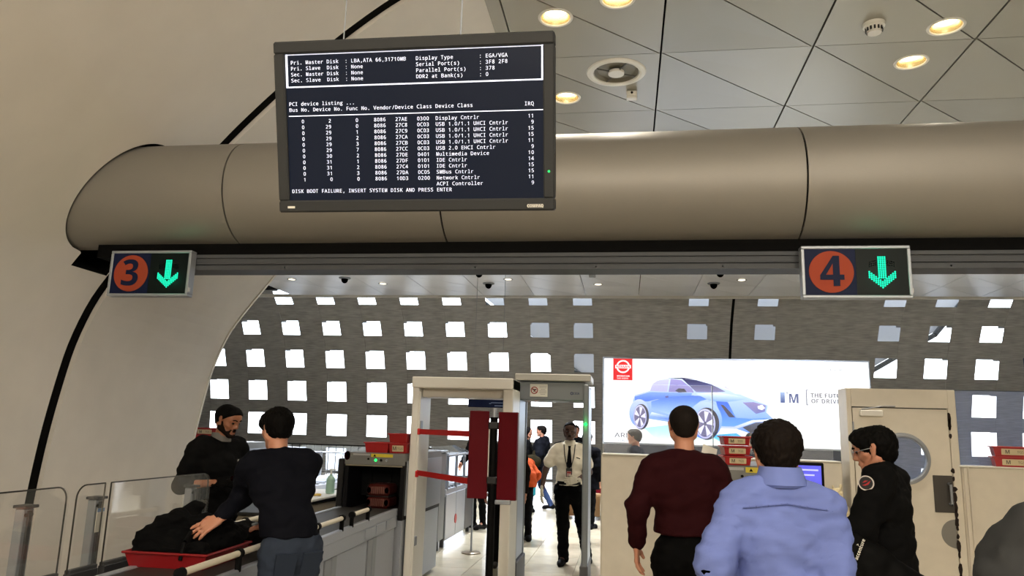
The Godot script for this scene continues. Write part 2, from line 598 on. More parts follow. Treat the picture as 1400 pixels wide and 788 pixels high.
	for j in range(-3, 15):
		for i in range(-12, 10):
			var x := 0.346 + i * nx
			var z := -0.24 - j * nz
			if z < -21.2 or x > 12.0: continue
			if z > -7.7 and i < -1: continue
			if x < -15.8: continue
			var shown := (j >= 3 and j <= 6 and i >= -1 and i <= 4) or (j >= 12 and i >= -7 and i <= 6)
			if not shown: continue
			for kind in 2:
				var o: Node3D = null
				for hq in HOLES:
					if hq[0] > x - hq[2] and hq[0] < x + nx + hq[2] and hq[1] < z + hq[2] and hq[1] > z - nz - hq[2]:
						if o == null: o = cut_panel(kind, nx, nz, x, z, cm[rng.randi() % 3])
						var c := CSGCylinder3D.new()
						c.name = "hole"
						c.operation = CSGShape3D.OPERATION_SUBTRACTION
						c.radius = hq[2]
						c.height = 0.3
						c.sides = 40
						c.position = V(hq[0] - x, 0, hq[1] - z)
						c.material = cm[0]
						o.add_child(c, true)
				if o != null:
					ce.add_child(o, true)
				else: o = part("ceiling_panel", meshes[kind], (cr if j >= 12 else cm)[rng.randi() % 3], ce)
				o.position = V(x, CEIL, z)
	var plain := MB.new()
	plain.box(V(-8.53, CEIL + 0.03, -12.2), V(14.74, 0.05, 8.6)).box(V(6.5, CEIL + 0.03, 1.9), V(15.4, 0.05, 11.6)).box(V(5.9, CEIL + 0.03, -13.2), V(13.8, 0.05, 6.6)).box(V(10.4, CEIL + 0.03, -6.0), V(4.8, 0.05, 7.4))
	part("ceiling_field", plain, M.ceil, ce)
	struct("trim_5", "white edge profile of the rear ceiling in front of the concrete wall", MB.new().box(V(-2, CEIL + 0.02, -21.34), V(30.4, 0.1, 0.06)), M.white)
	struct("roof", "roof over the rear hall", MB.new().box(V(-2, 7.35, -8.5), V(31, 0.3, 34)), M.plaster)
	concrete_wall()

# round openings in the front ceiling panels (x, z, radius)
const HOLES := [[-0.66, -6.42, 0.155], [-0.08, -6.16, 0.155], [-0.69, -8.15, 0.155], [2.95, -6.93, 0.155], [2.88, -7.61, 0.155], [-0.11, -7.57, 0.27]]

func cut_panel(kind: int, nx: float, nz: float, _x: float, _z: float, m: Material) -> CSGCombiner3D:
	var o := CSGCombiner3D.new()
	o.name = "ceiling_panel"
	var c := CSGPolygon3D.new()
	c.name = "plate"
	var a := 0.010
	var b := 0.004
	c.polygon = PackedVector2Array([Vector2(a + 0.02, b), Vector2(nx - a, nz - b), Vector2(nx - a, b)]) if kind == 0 else PackedVector2Array([Vector2(a, b), Vector2(a, nz - b), Vector2(nx - a - 0.02, nz - b)])
	c.mode = CSGPolygon3D.MODE_DEPTH
	c.depth = 0.03
	c.rotation.x = -PI / 2  # polygon y -> world -z; extruded upwards
	c.position.y = 0.03
	c.material = m
	o.add_child(c)
	return o

# the concrete wall: profile of (height, depth, window half width)
const WALL := [[-0.1, -24.83, 0.36], [0.07, -24.80, 0.36], [0.82, -24.66, 0.355], [1.224, -24.6, 0.35], [1.937, -24.52, 0.345], [2.371, -24.44, 0.335], [3.017, -24.28, 0.325], [3.469, -24.09, 0.315], [4.038, -23.87, 0.31], [4.517, -23.61, 0.30], [4.954, -23.355, 0.295], [5.44, -22.916, 0.29], [5.86, -22.47, 0.285], [6.4, -21.85, 0.28], [7.25, -20.7, 0.28]]
const WCOLS := [-15.34, -13.93, -12.51, -11.09, -9.665, -8.26, -6.86, -5.466, -4.08, -2.715, -1.334, 2.16, 4.164, 7.71, 9.11, 10.52, 11.92]

func has_window(row: int, x: float) -> bool:
	if not row in [1, 3, 5, 7, 9, 11]: return false
	if x > 2.0 and x < 5.0: return row >= 9
	return true

func concrete_wall() -> void:
	var mb := MB.new()
	var panes := []
	for r in WALL.size() - 1:
		var y0: float = WALL[r][0]
		var y1: float = WALL[r + 1][0]
		var z0: float = WALL[r][1]
		var z1: float = WALL[r + 1][1]
		var d := 0.42
		var edges0 := [-17.2]
		var edges1 := [-17.2]
		for c in WCOLS:
			edges0.append_array([c - WALL[r][2], c + WALL[r][2]])
			edges1.append_array([c - WALL[r + 1][2], c + WALL[r + 1][2]])
		edges0.append(13.1)
		edges1.append(13.1)
		for e in edges0.size() - 1:
			var a := V(edges0[e], y0, z0)
			var b := V(edges0[e + 1], y0, z0)
			var c := V(edges1[e + 1], y1, z1)
			var f := V(edges1[e], y1, z1)
			var k := V(0, 0.0, -d)
			var window: bool = e % 2 == 1 and has_window(r, WCOLS[e / 2])
			if window:  # the opening widens towards the outside
				var sx := V(0.26, 0, 0)
				var sy := V(0, 0.09, 0)
				var oa := a + k - sx - sy
				var ob := b + k + sx - sy
				var oc := c + k + sx + sy
				var of := f + k - sx + sy
				mb.quad(oa, a, f, of)
				mb.quad(b, ob, oc, c)
				mb.quad(a, oa, ob, b)
				mb.quad(of, f, c, oc)
				var g := V(0, 0, -0.05)
				panes.append([a + g, b + g, c + g, f + g])
				continue
			var rec := V(0, 0, -0.02) if e % 2 == 1 else Vector3.ZERO  # window columns lie slightly deeper
			mb.quad(a + rec, b + rec, c + rec, f + rec)
			if e % 2 == 1:
				mb.quad(a, a + rec, f + rec, f)
				mb.quad(b + rec, b, c, c + rec)
				if has_window(r + 1, WCOLS[e / 2]): mb.quad(f + rec, c + rec, c, f)
				if r > 0 and has_window(r - 1, WCOLS[e / 2]): mb.quad(b + rec, a + rec, a, b)
			var x0 := V(0, 0, 0)
			var x1 := V(0, 0, 0)
			var y_lo := V(0, 0, 0)
			var y_hi := V(0, 0, 0)
			if e % 2 == 0:
				if e > 0 and has_window(r, WCOLS[e / 2 - 1]): x0.x = 0.26
				if e / 2 < WCOLS.size() and has_window(r, WCOLS[e / 2]): x1.x = -0.26
			else:
				if has_window(r + 1, WCOLS[e / 2]): y_hi.y = -0.09
				if has_window(r - 1, WCOLS[e / 2]): y_lo.y = 0.09
			mb.quad(b + k + x1 + y_lo, a + k + x0 + y_lo, f + k + x0 + y_hi, c + k + x1 + y_hi)
	var w := struct("wall_back", "curved board-marked concrete wall pierced by rows of square windows", mb, M.concrete)
	for p in panes:
		var q := MB.new()
		q.quad(p[0], p[1], p[2], p[3])
		var k := V(0, 0, -0.012)
		q.quad(p[1] + k, p[0] + k, p[3] + k, p[2] + k)
		part("window_pane", q, M.glass, w)
	var jt := MB.new()
	for r in WALL.size() - 1:
		jt.quad(V(3.13, WALL[r][0], WALL[r][1] + 0.004), V(3.21, WALL[r][0], WALL[r][1] + 0.004), V(3.21, WALL[r + 1][0], WALL[r + 1][1] + 0.004), V(3.13, WALL[r + 1][0], WALL[r + 1][1] + 0.004))
	struct("trim_6", "black vertical joint in the concrete wall above the advertising panel", jt, M.jointdark)
	# outside: paved apron and the pale gabled canopy seen through the upper windows
	struct("ground", "pale paved apron outside the windows", MB.new().box(V(0, -0.4, -60), V(160, 0.2, 69)), mat(0.6, 0.6, 0.6, 0.9))
	var cn := thing("outdoor_canopy", "pale grey canopy with sloping ends outside the upper square windows", "canopy")
	var side := PackedVector2Array([Vector2(-3.15, 4.75), Vector2(0.45, 2.3), Vector2(5.3, 2.3), Vector2(10.1, 5.2), Vector2(11.6, 7.0), Vector2(-5.95, 7.0)])
	part("soffit", MB.new().prism(side, 0.3, T(0, 0, -26.5)), mat(0.78, 0.78, 0.78, 0.7), cn)
	for x in [1.2, 4.6]: part("post", MB.new().cyl(V(x, -0.3, -26.65), V(x, 2.35, -26.65), 0.12, 0.12, 14), mat(0.3, 0.31, 0.32, 0.6), cn)
	for e in [[V(-5.95, 6.75, -26.45), V(-3.15, 4.65, -26.45), V(0.45, 2.2, -26.45)], [V(5.3, 2.2, -26.45), V(10.1, 5.1, -26.45), V(11.6, 6.9, -26.45)]]: part("edge_beam", MB.new().tube(e, 0.09, 6), mat(0.15, 0.16, 0.17, 0.6), cn)

class SDF:  # tapered capsules joined by a smooth minimum, meshed with surface nets
	var P := []
	var cuts: Array[Plane] = []  # the kept side is where distance_to is negative
	var cell := 0.012
	var k := 80.0
	var noise: FastNoiseLite
	var amp := 0.0
	var t := Transform3D.IDENTITY
	func _init(c := 0.012, kk := 80.0) -> void:
		cell = c
		k = kk
	func cap(a: Vector3, b: Vector3, ra: float, rb := -1.0, flat := Vector3.ZERO, s := 1.0) -> SDF:
		P.append([t * a, t * b, ra, ra if rb < 0.0 else rb, (t.basis * flat).normalized() if flat != Vector3.ZERO else flat, s * s - 1.0])
		return self
	func cut(n: Vector3, p: Vector3) -> SDF:
		var nn := (t.basis * n).normalized()
		cuts.append(Plane(nn, nn.dot(t * p)))
		return self
	func fold(freq: Vector3, a: float, sd := 3) -> SDF:
		noise = FastNoiseLite.new()
		noise.seed = sd
		noise.frequency = 1.0
		noise.fractal_octaves = 2
		amp = a
		nscale = freq
		return self
	var nscale := Vector3.ONE
	func field(p: Vector3) -> float:
		var acc := 0.0
		for q in P:
			var ab: Vector3 = q[1] - q[0]
			var r: Vector3 = p - q[0]
			var tt: float = clampf(r.dot(ab) / maxf(ab.length_squared(), 1e-12), 0.0, 1.0)
			r -= ab * tt
			var c: float = r.dot(q[4])
			acc += exp(-k * (sqrt(r.length_squared() + c * c * q[5]) - lerpf(q[2], q[3], tt)))
		return -log(maxf(acc, 1e-30)) / k
	func onto(p: Vector3, dir: Vector3) -> Vector3:  # the point of the surface met from p along dir
		for i in 60:
			var d := field(p)
			if d < 0.0005: break
			p += dir * d * 0.7
		return p
	func into(mb: MB) -> MB:
		var lo := Vector3(1e9, 1e9, 1e9)
		var hi := -lo
		for p in P:
			var m: float = maxf(p[2], p[3]) + cell * 2.5
			lo = lo.min(p[0] - Vector3(m, m, m)).min(p[1] - Vector3(m, m, m))
			hi = hi.max(p[0] + Vector3(m, m, m)).max(p[1] + Vector3(m, m, m))
		var nx := int((hi.x - lo.x) / cell) + 2
		var ny := int((hi.y - lo.y) / cell) + 2
		var nz := int((hi.z - lo.z) / cell) + 2
		var sy := nx
		var sz := nx * ny
		var acc := PackedFloat32Array()
		acc.resize(nx * ny * nz)
		var margin := maxf(cell * 2.0, 2.2 / k)
		for p in P:
			var a: Vector3 = p[0]
			var ab: Vector3 = p[1] - a
			var l2: float = maxf(ab.length_squared(), 1e-12)
			var ra: float = p[2]
			var dr: float = p[3] - ra
			var fn: Vector3 = p[4]
			var fs: float = p[5]
			var m: float = maxf(p[2], p[3]) + margin
			var b0: Vector3 = (a.min(p[1]) - Vector3(m, m, m) - lo) / cell
			var b1: Vector3 = (a.max(p[1]) + Vector3(m, m, m) - lo) / cell
			var x0 := maxi(0, int(ceil(b0.x)))
			var x1 := mini(nx - 1, int(floor(b1.x)))
			for z in range(maxi(0, int(ceil(b0.z))), mini(nz - 1, int(floor(b1.z))) + 1):
				for y in range(maxi(0, int(ceil(b0.y))), mini(ny - 1, int(floor(b1.y))) + 1):
					var row := z * sz + y * sy
					var q := lo + Vector3(x0, y, z) * cell - a
					for x in range(x0, x1 + 1):
						var tt := clampf(q.dot(ab) / l2, 0.0, 1.0)
						var r := q - ab * tt
						var d2 := r.length_squared()
						if fs != 0.0:
							var c := r.dot(fn)
							d2 += c * c * fs
						var d := sqrt(d2) - ra - dr * tt
						if d < margin: acc[row + x] += exp(-k * maxf(d, -0.25))
						q.x += cell
		var f := PackedFloat32Array()
		f.resize(acc.size())
		f.fill(0.05)
		for z in nz:
			for y in ny:
				var row := z * sz + y * sy
				for x in nx:
					var ac := acc[row + x]
					if ac > 0.0:
						var d := -log(ac) / k
						for c in cuts: d = maxf(d, c.distance_to(lo + Vector3(x, y, z) * cell))
						f[row + x] = d
		var map := PackedInt32Array()
		map.resize(acc.size())
		map.fill(-1)
		var vs := PackedVector3Array()
		var ix := PackedInt32Array()
		var off := [0, 1, sy, sy + 1, sz, sz + 1, sz + sy, sz + sy + 1]
		var ed := [[0, 1], [2, 3], [4, 5], [6, 7], [0, 2], [1, 3], [4, 6], [5, 7], [0, 4], [1, 5], [2, 6], [3, 7]]
		var cp := []
		for i in 8: cp.append(Vector3(i & 1, (i >> 1) & 1, i >> 2))
		for z in nz - 1:
			for y in ny - 1:
				var row := z * sz + y * sy
				for x in nx - 1:
					var i0 := row + x
					var f0 := f[i0] < 0.0
					var n := (1 if f0 else 0) + (1 if f[i0 + 1] < 0.0 else 0) + (1 if f[i0 + sy] < 0.0 else 0) + (1 if f[i0 + sy + 1] < 0.0 else 0) + (1 if f[i0 + sz] < 0.0 else 0) + (1 if f[i0 + sz + 1] < 0.0 else 0) + (1 if f[i0 + sz + sy] < 0.0 else 0) + (1 if f[i0 + sz + sy + 1] < 0.0 else 0)
					if n == 0 or n == 8: continue
					var s := Vector3.ZERO
					var m := 0
					for e in ed:
						var fa := f[i0 + off[e[0]]]
						var fb := f[i0 + off[e[1]]]
						if (fa < 0.0) != (fb < 0.0):
							s += (cp[e[0]] as Vector3).lerp(cp[e[1]], fa / (fa - fb))
							m += 1
					map[i0] = vs.size()
					vs.append(lo + (Vector3(x, y, z) + s / m) * cell)
					for ax in 3:
						var st: int = [1, sy, sz][ax]
						if f0 == (f[i0 + st] < 0.0): continue
						var u: int = [sy, sz, 1][ax]
						var w: int = [sz, 1, sy][ax]
						if [y, z, x][ax] == 0 or [z, x, y][ax] == 0: continue
						var a := map[i0]
						var b := map[i0 - u]
						var c := map[i0 - u - w]
						var d := map[i0 - w]
						if b < 0 or c < 0 or d < 0: continue
						if f0: ix.append_array([a, b, c, a, c, d])
						else: ix.append_array([a, c, b, a, d, c])
		for pass_ in 2:
			var ns := PackedVector3Array()
			ns.resize(vs.size())
			for i in range(0, ix.size(), 3):
				var nn := (vs[ix[i + 1]] - vs[ix[i]]).cross(vs[ix[i + 2]] - vs[ix[i]])
				ns[ix[i]] += nn
				ns[ix[i + 1]] += nn
				ns[ix[i + 2]] += nn
			for i in ns.size(): ns[i] = ns[i].normalized()
			if pass_ == 0 and amp > 0.0:
				for i in vs.size(): vs[i] += ns[i] * noise.get_noise_3dv(vs[i] * nscale) * amp
			elif pass_ == 0 or true:
				for i in range(0, ix.size(), 3):
					mb.v.append_array([vs[ix[i]], vs[ix[i + 2]], vs[ix[i + 1]]])
					mb.n.append_array([ns[ix[i]], ns[ix[i + 2]], ns[ix[i + 1]]])
					mb.u.append_array([Vector2.ZERO, Vector2.ZERO, Vector2.ZERO])
				break
		return mb

func overhead() -> void:
	# the metal tube beam
	var t := thing("tube_beam", "big brushed metal tube beam spanning the hall above the lane signs", "beam")
	var axis := V(0, 3.248, -5.0)
	var cuts := [-4.3, -2.773, -1.229, 1.105, 3.44, 5.78, 12.9]
	part("core", MB.new().cyl(V(-4.3, 3.248, -5), V(12.9, 3.248, -5), 0.372, 0.372, 48), M.jointdark, t)
	for i in cuts.size() - 1:
		part("tube_section", MB.new().cyl(V(cuts[i] + 0.006, 3.248, -5), V(cuts[i + 1] - 0.006, 3.248, -5), 0.389, 0.389, 96), M.tube, t)
	# shutter rail under it
	var r := thing("shutter_rail", "grey steel shutter guide rail running under the tube beam", "rail")
	part("slot", MB.new().box(V(4.4, 2.82, -5.0), V(16.6, 0.10, 0.16)), M.jointdark, r)  # solid black box painted in for the shaded gap above the rail
	var prof := PackedVector2Array([Vector2(-0.10, 2.782), Vector2(0.10, 2.782), Vector2(0.10, 2.757), Vector2(0.085, 2.757), Vector2(0.085, 2.72), Vector2(0.093, 2.716), Vector2(0.093, 2.712), Vector2(0.08, 2.708), Vector2(0.08, 2.703), Vector2(0.093, 2.70), Vector2(0.093, 2.67), Vector2(-0.093, 2.67), Vector2(-0.10, 2.70)])
	# extruded along x: local x -> world z, local z -> world -x
	part("profile", MB.new().prism(prof, 16.4, Transform3D(Basis(V(0, 0, 1), V(0, 1, 0), V(-1, 0, 0)), V(-3.6, 0, -5.0))), dull(0.29, 0.30, 0.315, 0.5), r)
	for x in [-1.02, -0.2, 0.62, 2.0, -2.4, 2.75]:
		part("screw", MB.new().ball(V(x, 2.685, -4.905), V(0.006, 0.006, 0.004), 4, 8), M.alu, r)
	lane_sign("3", V(-3.395, 2.63, -4.858), 0.632, "lit lane sign with number 3 and green arrow beside the white shell wall")
	lane_sign("4", V(1.415, 2.63, -4.858), 0.648, "lit lane sign with number 4 and green arrow hanging above the advertisement")
	monitor()
	fixtures()

func lane_sign(digit: String, at: Vector3, w: float, label: String) -> void:
	var t := thing("lane_sign", label, "sign", at, 0, "lit lane signs under the tube beam")
	var h := 0.335
	var d := 0.07
	var b := 0.02
	var fr := MB.new()
	fr.box(V(0, h / 2 - b / 2, 0), V(w, b, d), 0.004).box(V(0, -h / 2 + b / 2, 0), V(w, b, d), 0.004)
	fr.box(V(-w / 2 + b / 2, 0, 0), V(b, h - 2 * b, d), 0.003).box(V(w / 2 - b / 2, 0, 0), V(b, h - 2 * b, d), 0.003)
	fr.box(V(0, 0, -d / 2 + 0.01), V(w - 0.01, h - 0.01, 0.02))
	part("frame", fr, M.alu, t)
	var half := (w - 2 * b) / 2
	part("number_panel", MB.new().box(V(-half / 2, 0, 0), V(half, h - 2 * b, 0.06)), M.navy, t, "navy panel")
	part("disc", MB.new().prism(disc(0.1335, 48), 0.004, T(-half / 2 + 0.005, 0, 0.034)), M.orange, t, "orange disc")
	var tx := MB.new()
	write(tx, digit, 0.265, T(-half / 2 + 0.003, 0.0, 0.0365), false, true, true)
	part("numeral", tx, M.navy, t)
	part("arrow_panel", MB.new().box(V(half / 2, 0, 0), V(half - 0.002, h - 2 * b, 0.06)), dull(0.06, 0.085, 0.085, 0.4), t, "black display panel")
	var led := MB.new()
	var off := MB.new()
	var s := 0.0125
	var cx := half / 2
	for i in range(-1, 3):
		for j in 12: led.ball(V(cx + (i - 0.5) * s, 0.093 - j * s * 0.95, 0.033), V(0.0058, 0.0058, 0.004), 4, 8)
	for i in range(-6, 7):
		for j in 4:
			led.ball(V(cx + i * s, -0.088 + absi(i) * s * 0.85 + j * s * 0.95 - 0.012, 0.033), V(0.0058, 0.0058, 0.004), 4, 8)
	for sg in [-1, 1]:
		for i in 4:
			for j in 3: off.ball(V(cx + sg * (0.035 + i * 0.012), 0.07 - j * 0.013 - i * 0.003, 0.033), V(0.004, 0.004, 0.003), 3, 6)
	part("led_arrow", led, M.green, t, "glowing green arrow of LEDs")
	part("unlit_led", off, mat(0.1, 0.2, 0.17, 0.4), t)
	part("latch", MB.new().box(V(w / 2 + 0.002, -h / 2 + 0.05, 0.02), V(0.006, 0.03, 0.02)), mat(0.75, 0.75, 0.74, 0.4), t)
	var l := OmniLight3D.new()
	l.name = "arrow_light"
	l.position = at + V(cx, -0.03, 0.1)
	l.light_color = Color(0.15, 1.0, 0.75)
	l.light_energy = 0.007
	l.light_size = 0.05
	l.omni_range = 20.0
	l.omni_attenuation = 2.0
	l.shadow_enabled = true
	add_child(l, true)

func monitor() -> void:
	var t := thing("monitor", "wall-size flat monitor hanging from the ceiling showing white boot text", "monitor", V(-0.772, 2.687, -2.507))
	t.rotation = V(deg_to_rad(16.5), deg_to_rad(0.6), deg_to_rad(-0.2))
	var w := 1.04
	var h := 0.627
	var bz := dull(0.20, 0.205, 0.21, 0.55)
	var fr := MB.new()
	var bx := 0.04
	fr.box(V(0, h / 2 - 0.0225, 0), V(w, 0.045, 0.07), 0.006).box(V(0, -h / 2 + 0.0225, 0), V(w, 0.045, 0.07), 0.006)
	fr.box(V(-w / 2 + bx / 2, 0, 0), V(bx, h - 0.088, 0.068), 0.005).box(V(w / 2 - bx / 2, 0, 0), V(bx, h - 0.088, 0.068), 0.005)
	part("bezel", fr, bz, t)
	part("back_cover", MB.new().box(V(0, 0, -0.045), V(w - 0.04, h - 0.04, 0.05), 0.01), M.dark, t)
	part("screen", MB.new().box(V(0, 0, -0.005), V(w - 2 * bx + 0.01, h - 0.08, 0.05)), M.screen, t)
	var tx := MB.new()
	var z := 0.0212
	var cw := 0.01162
	var x0 := -0.4715
	var y0 := 0.2375
	var rp := 0.02145
	var rows := [
		[0, 1, "Pri. Master Disk  : LBA,ATA 66,31710MB", 0], [1, 1, "Pri. Slave  Disk  : None", 0], [2, 1, "Sec. Master Disk  : None", 0], [3, 1, "Sec. Slave  Disk  : None", 0],
		[0, 42, "Display Type        : EGA/VGA", 0], [1, 42, "Serial Port(s)      : 3F8 2F8", 0], [2, 42, "Parallel Port(s)    : 378", 0], [3, 42, "DDR2 at Bank(s)     : 0", 0],
		[7, 0, "PCI device listing ...", 0], [8, 0, "Bus No. Device No. Func No. Vendor/Device Class Device Class", 0], [8, 76, "IRQ", 0],
		[22, 0, "DISK BOOT FAILURE, INSERT SYSTEM DISK AND PRESS ENTER", 0]]
	var dev := [["0", " 2", "0", "8086", "27AE", "0300", "Display Cntrlr", "11"], ["0", "29", "0", "8086", "27C8", "0C03", "USB 1.0/1.1 UHCI Cntrlr", " 9"], ["0", "29", "1", "8086", "27C9", "0C03", "USB 1.0/1.1 UHCI Cntrlr", "15"], ["0", "29", "2", "8086", "27CA", "0C03", "USB 1.0/1.1 UHCI Cntrlr", "15"], ["0", "29", "3", "8086", "27CB", "0C03", "USB 1.0/1.1 UHCI Cntrlr", "11"], ["0", "29", "7", "8086", "27CC", "0C03", "USB 2.0 EHCI Cntrlr", " 9"], ["0", "30", "2", "8086", "27DE", "0401", "Multimedia Device", "10"], ["0", "31", "1", "8086", "27DF", "0101", "IDE Cntrlr", "14"], ["0", "31", "2", "8086", "27C4", "0101", "IDE Cntrlr", "15"], ["0", "31", "3", "8086", "27DA", "0C05", "SMBus Cntrlr", "15"], ["1", " 0", "0", "8086", "10D3", "0200", "Network Cntrlr", "11"], ["", "", "", "", "", "", "ACPI Controller", " 9"]]
	for i in dev.size():
		for k in 8: rows.append([10 + i, [4, 12, 22, 28, 35, 42, 48, 77][k], dev[i][k], 0])
	for r in rows:
		if r[2] == "": continue
		var s: String = r[2]
		for i in s.length():  # one character to a cell, as on the text screen
			if s[i] == " ": continue
			var tt := T(x0 + (r[1] + i + 0.5) * cw, y0 - r[0] * rp, z)
			write(tx, s[i], 0.0182, tt, true, true, true, 1.0)
	var fl = M.screentext
	tx.box(V(0.001, 0.266, z), V(0.952, 0.0032, 0.001)).box(V(0.001, 0.149, z), V(0.952, 0.005, 0.001)).box(V(-0.475, 0.2075, z), V(0.008, 0.122, 0.001)).box(V(0.477, 0.2075, z), V(0.008, 0.122, 0.001))
	tx.box(V(0.003, y0 - 9.05 * rp, z), V(0.952, 0.003, 0.001))
	part("screen_text", tx, fl, t, "white boot screen text")
	var lg := MB.new()
	write(lg, "COMPAQ", 0.014, T(0.451, -0.2965, 0.0375), false, true, true)
	part("badge", MB.new().box(V(0.451, -0.2965, 0.0355), V(0.056, 0.014, 0.002)), mat(0.5, 0.5, 0.5, 0.4, 0.4), t, "small grey name badge")
	part("lettering", lg, M.paper, t)
	part("sticker", MB.new().box(V(-0.47, -0.294, 0.0355), V(0.028, 0.008, 0.002)), M.paper, t, "small white sticker")
	part("status_light", MB.new().ball(V(0.5, -0.175, 0.035), V(0.004, 0.004, 0.003), 6, 8), M.greenlamp, t)
	# hanging bracket
	var b := thing("monitor_bracket", "thin steel drop rod and plate carrying the monitor", "bracket", V(-0.772, 2.7, -2.55))
	part("drop_rod", MB.new().cyl(V(0.13, 0.16, -0.08), V(0.13, CEIL - 2.68, -0.08), 0.004, 0.004, 10), M.alu, b)
	part("drop_rod", MB.new().cyl(V(-0.35, 0.16, -0.08), V(-0.35, CEIL - 2.68, -0.08), 0.0025, 0.0025, 10), M.alu, b)
	part("plate", MB.new().box(V(0, 0.1, -0.075), V(0.5, 0.2, 0.02), 0.003, Basis.from_euler(V(0.288, 0, 0))), M.steel_dark, b)

func downlight(x: float, z: float, label: String, e: float, col: Color, m: Material, r := 0.15, group := "") -> void:
	var t := thing("downlight", label, "ceiling light", V(x, CEIL, z), 0, group)
	if r > 0.14:  # recessed can in a round opening
		part("trim_ring", MB.new().ring(Vector3.ZERO, Vector3.DOWN, [Vector2(0.135, -0.004), Vector2(0.14, 0.008), Vector2(0.16, 0.008), Vector2(0.166, 0.0)], 32), M.white, t)
		part("reflector", MB.new().ring(Vector3.ZERO, Vector3.DOWN, [Vector2(0.085, -0.13), Vector2(0.12, -0.07), Vector2(0.137, 0.0)], 32).ring(Vector3.ZERO, Vector3.DOWN, [Vector2(0.139, 0.0), Vector2(0.122, -0.07), Vector2(0.087, -0.13)], 32), mat(0.85, 0.8, 0.66, 0.22, 0.75), t)
		part("bulb", MB.new().cyl(V(0, 0.075, 0), V(0, 0.06, 0), 0.105, 0.10, 24), m, t)
		spot(V(x, CEIL + 0.045, z), e, col, 58.0, 0.07)
		return
	part("trim_ring", MB.new().ring(Vector3.ZERO, Vector3.DOWN, [Vector2(0.09, 0.006), Vector2(0.10, 0.012), Vector2(0.125, 0.01), Vector2(r, 0.0)], 24), M.alu, t)
	part("lens", MB.new().cyl(V(0, 0.0, 0), V(0, -0.006, 0), 0.09, 0.09, 24), m, t)
	spot(V(x, CEIL - 0.03, z), e, col, 62.0, 0.07)

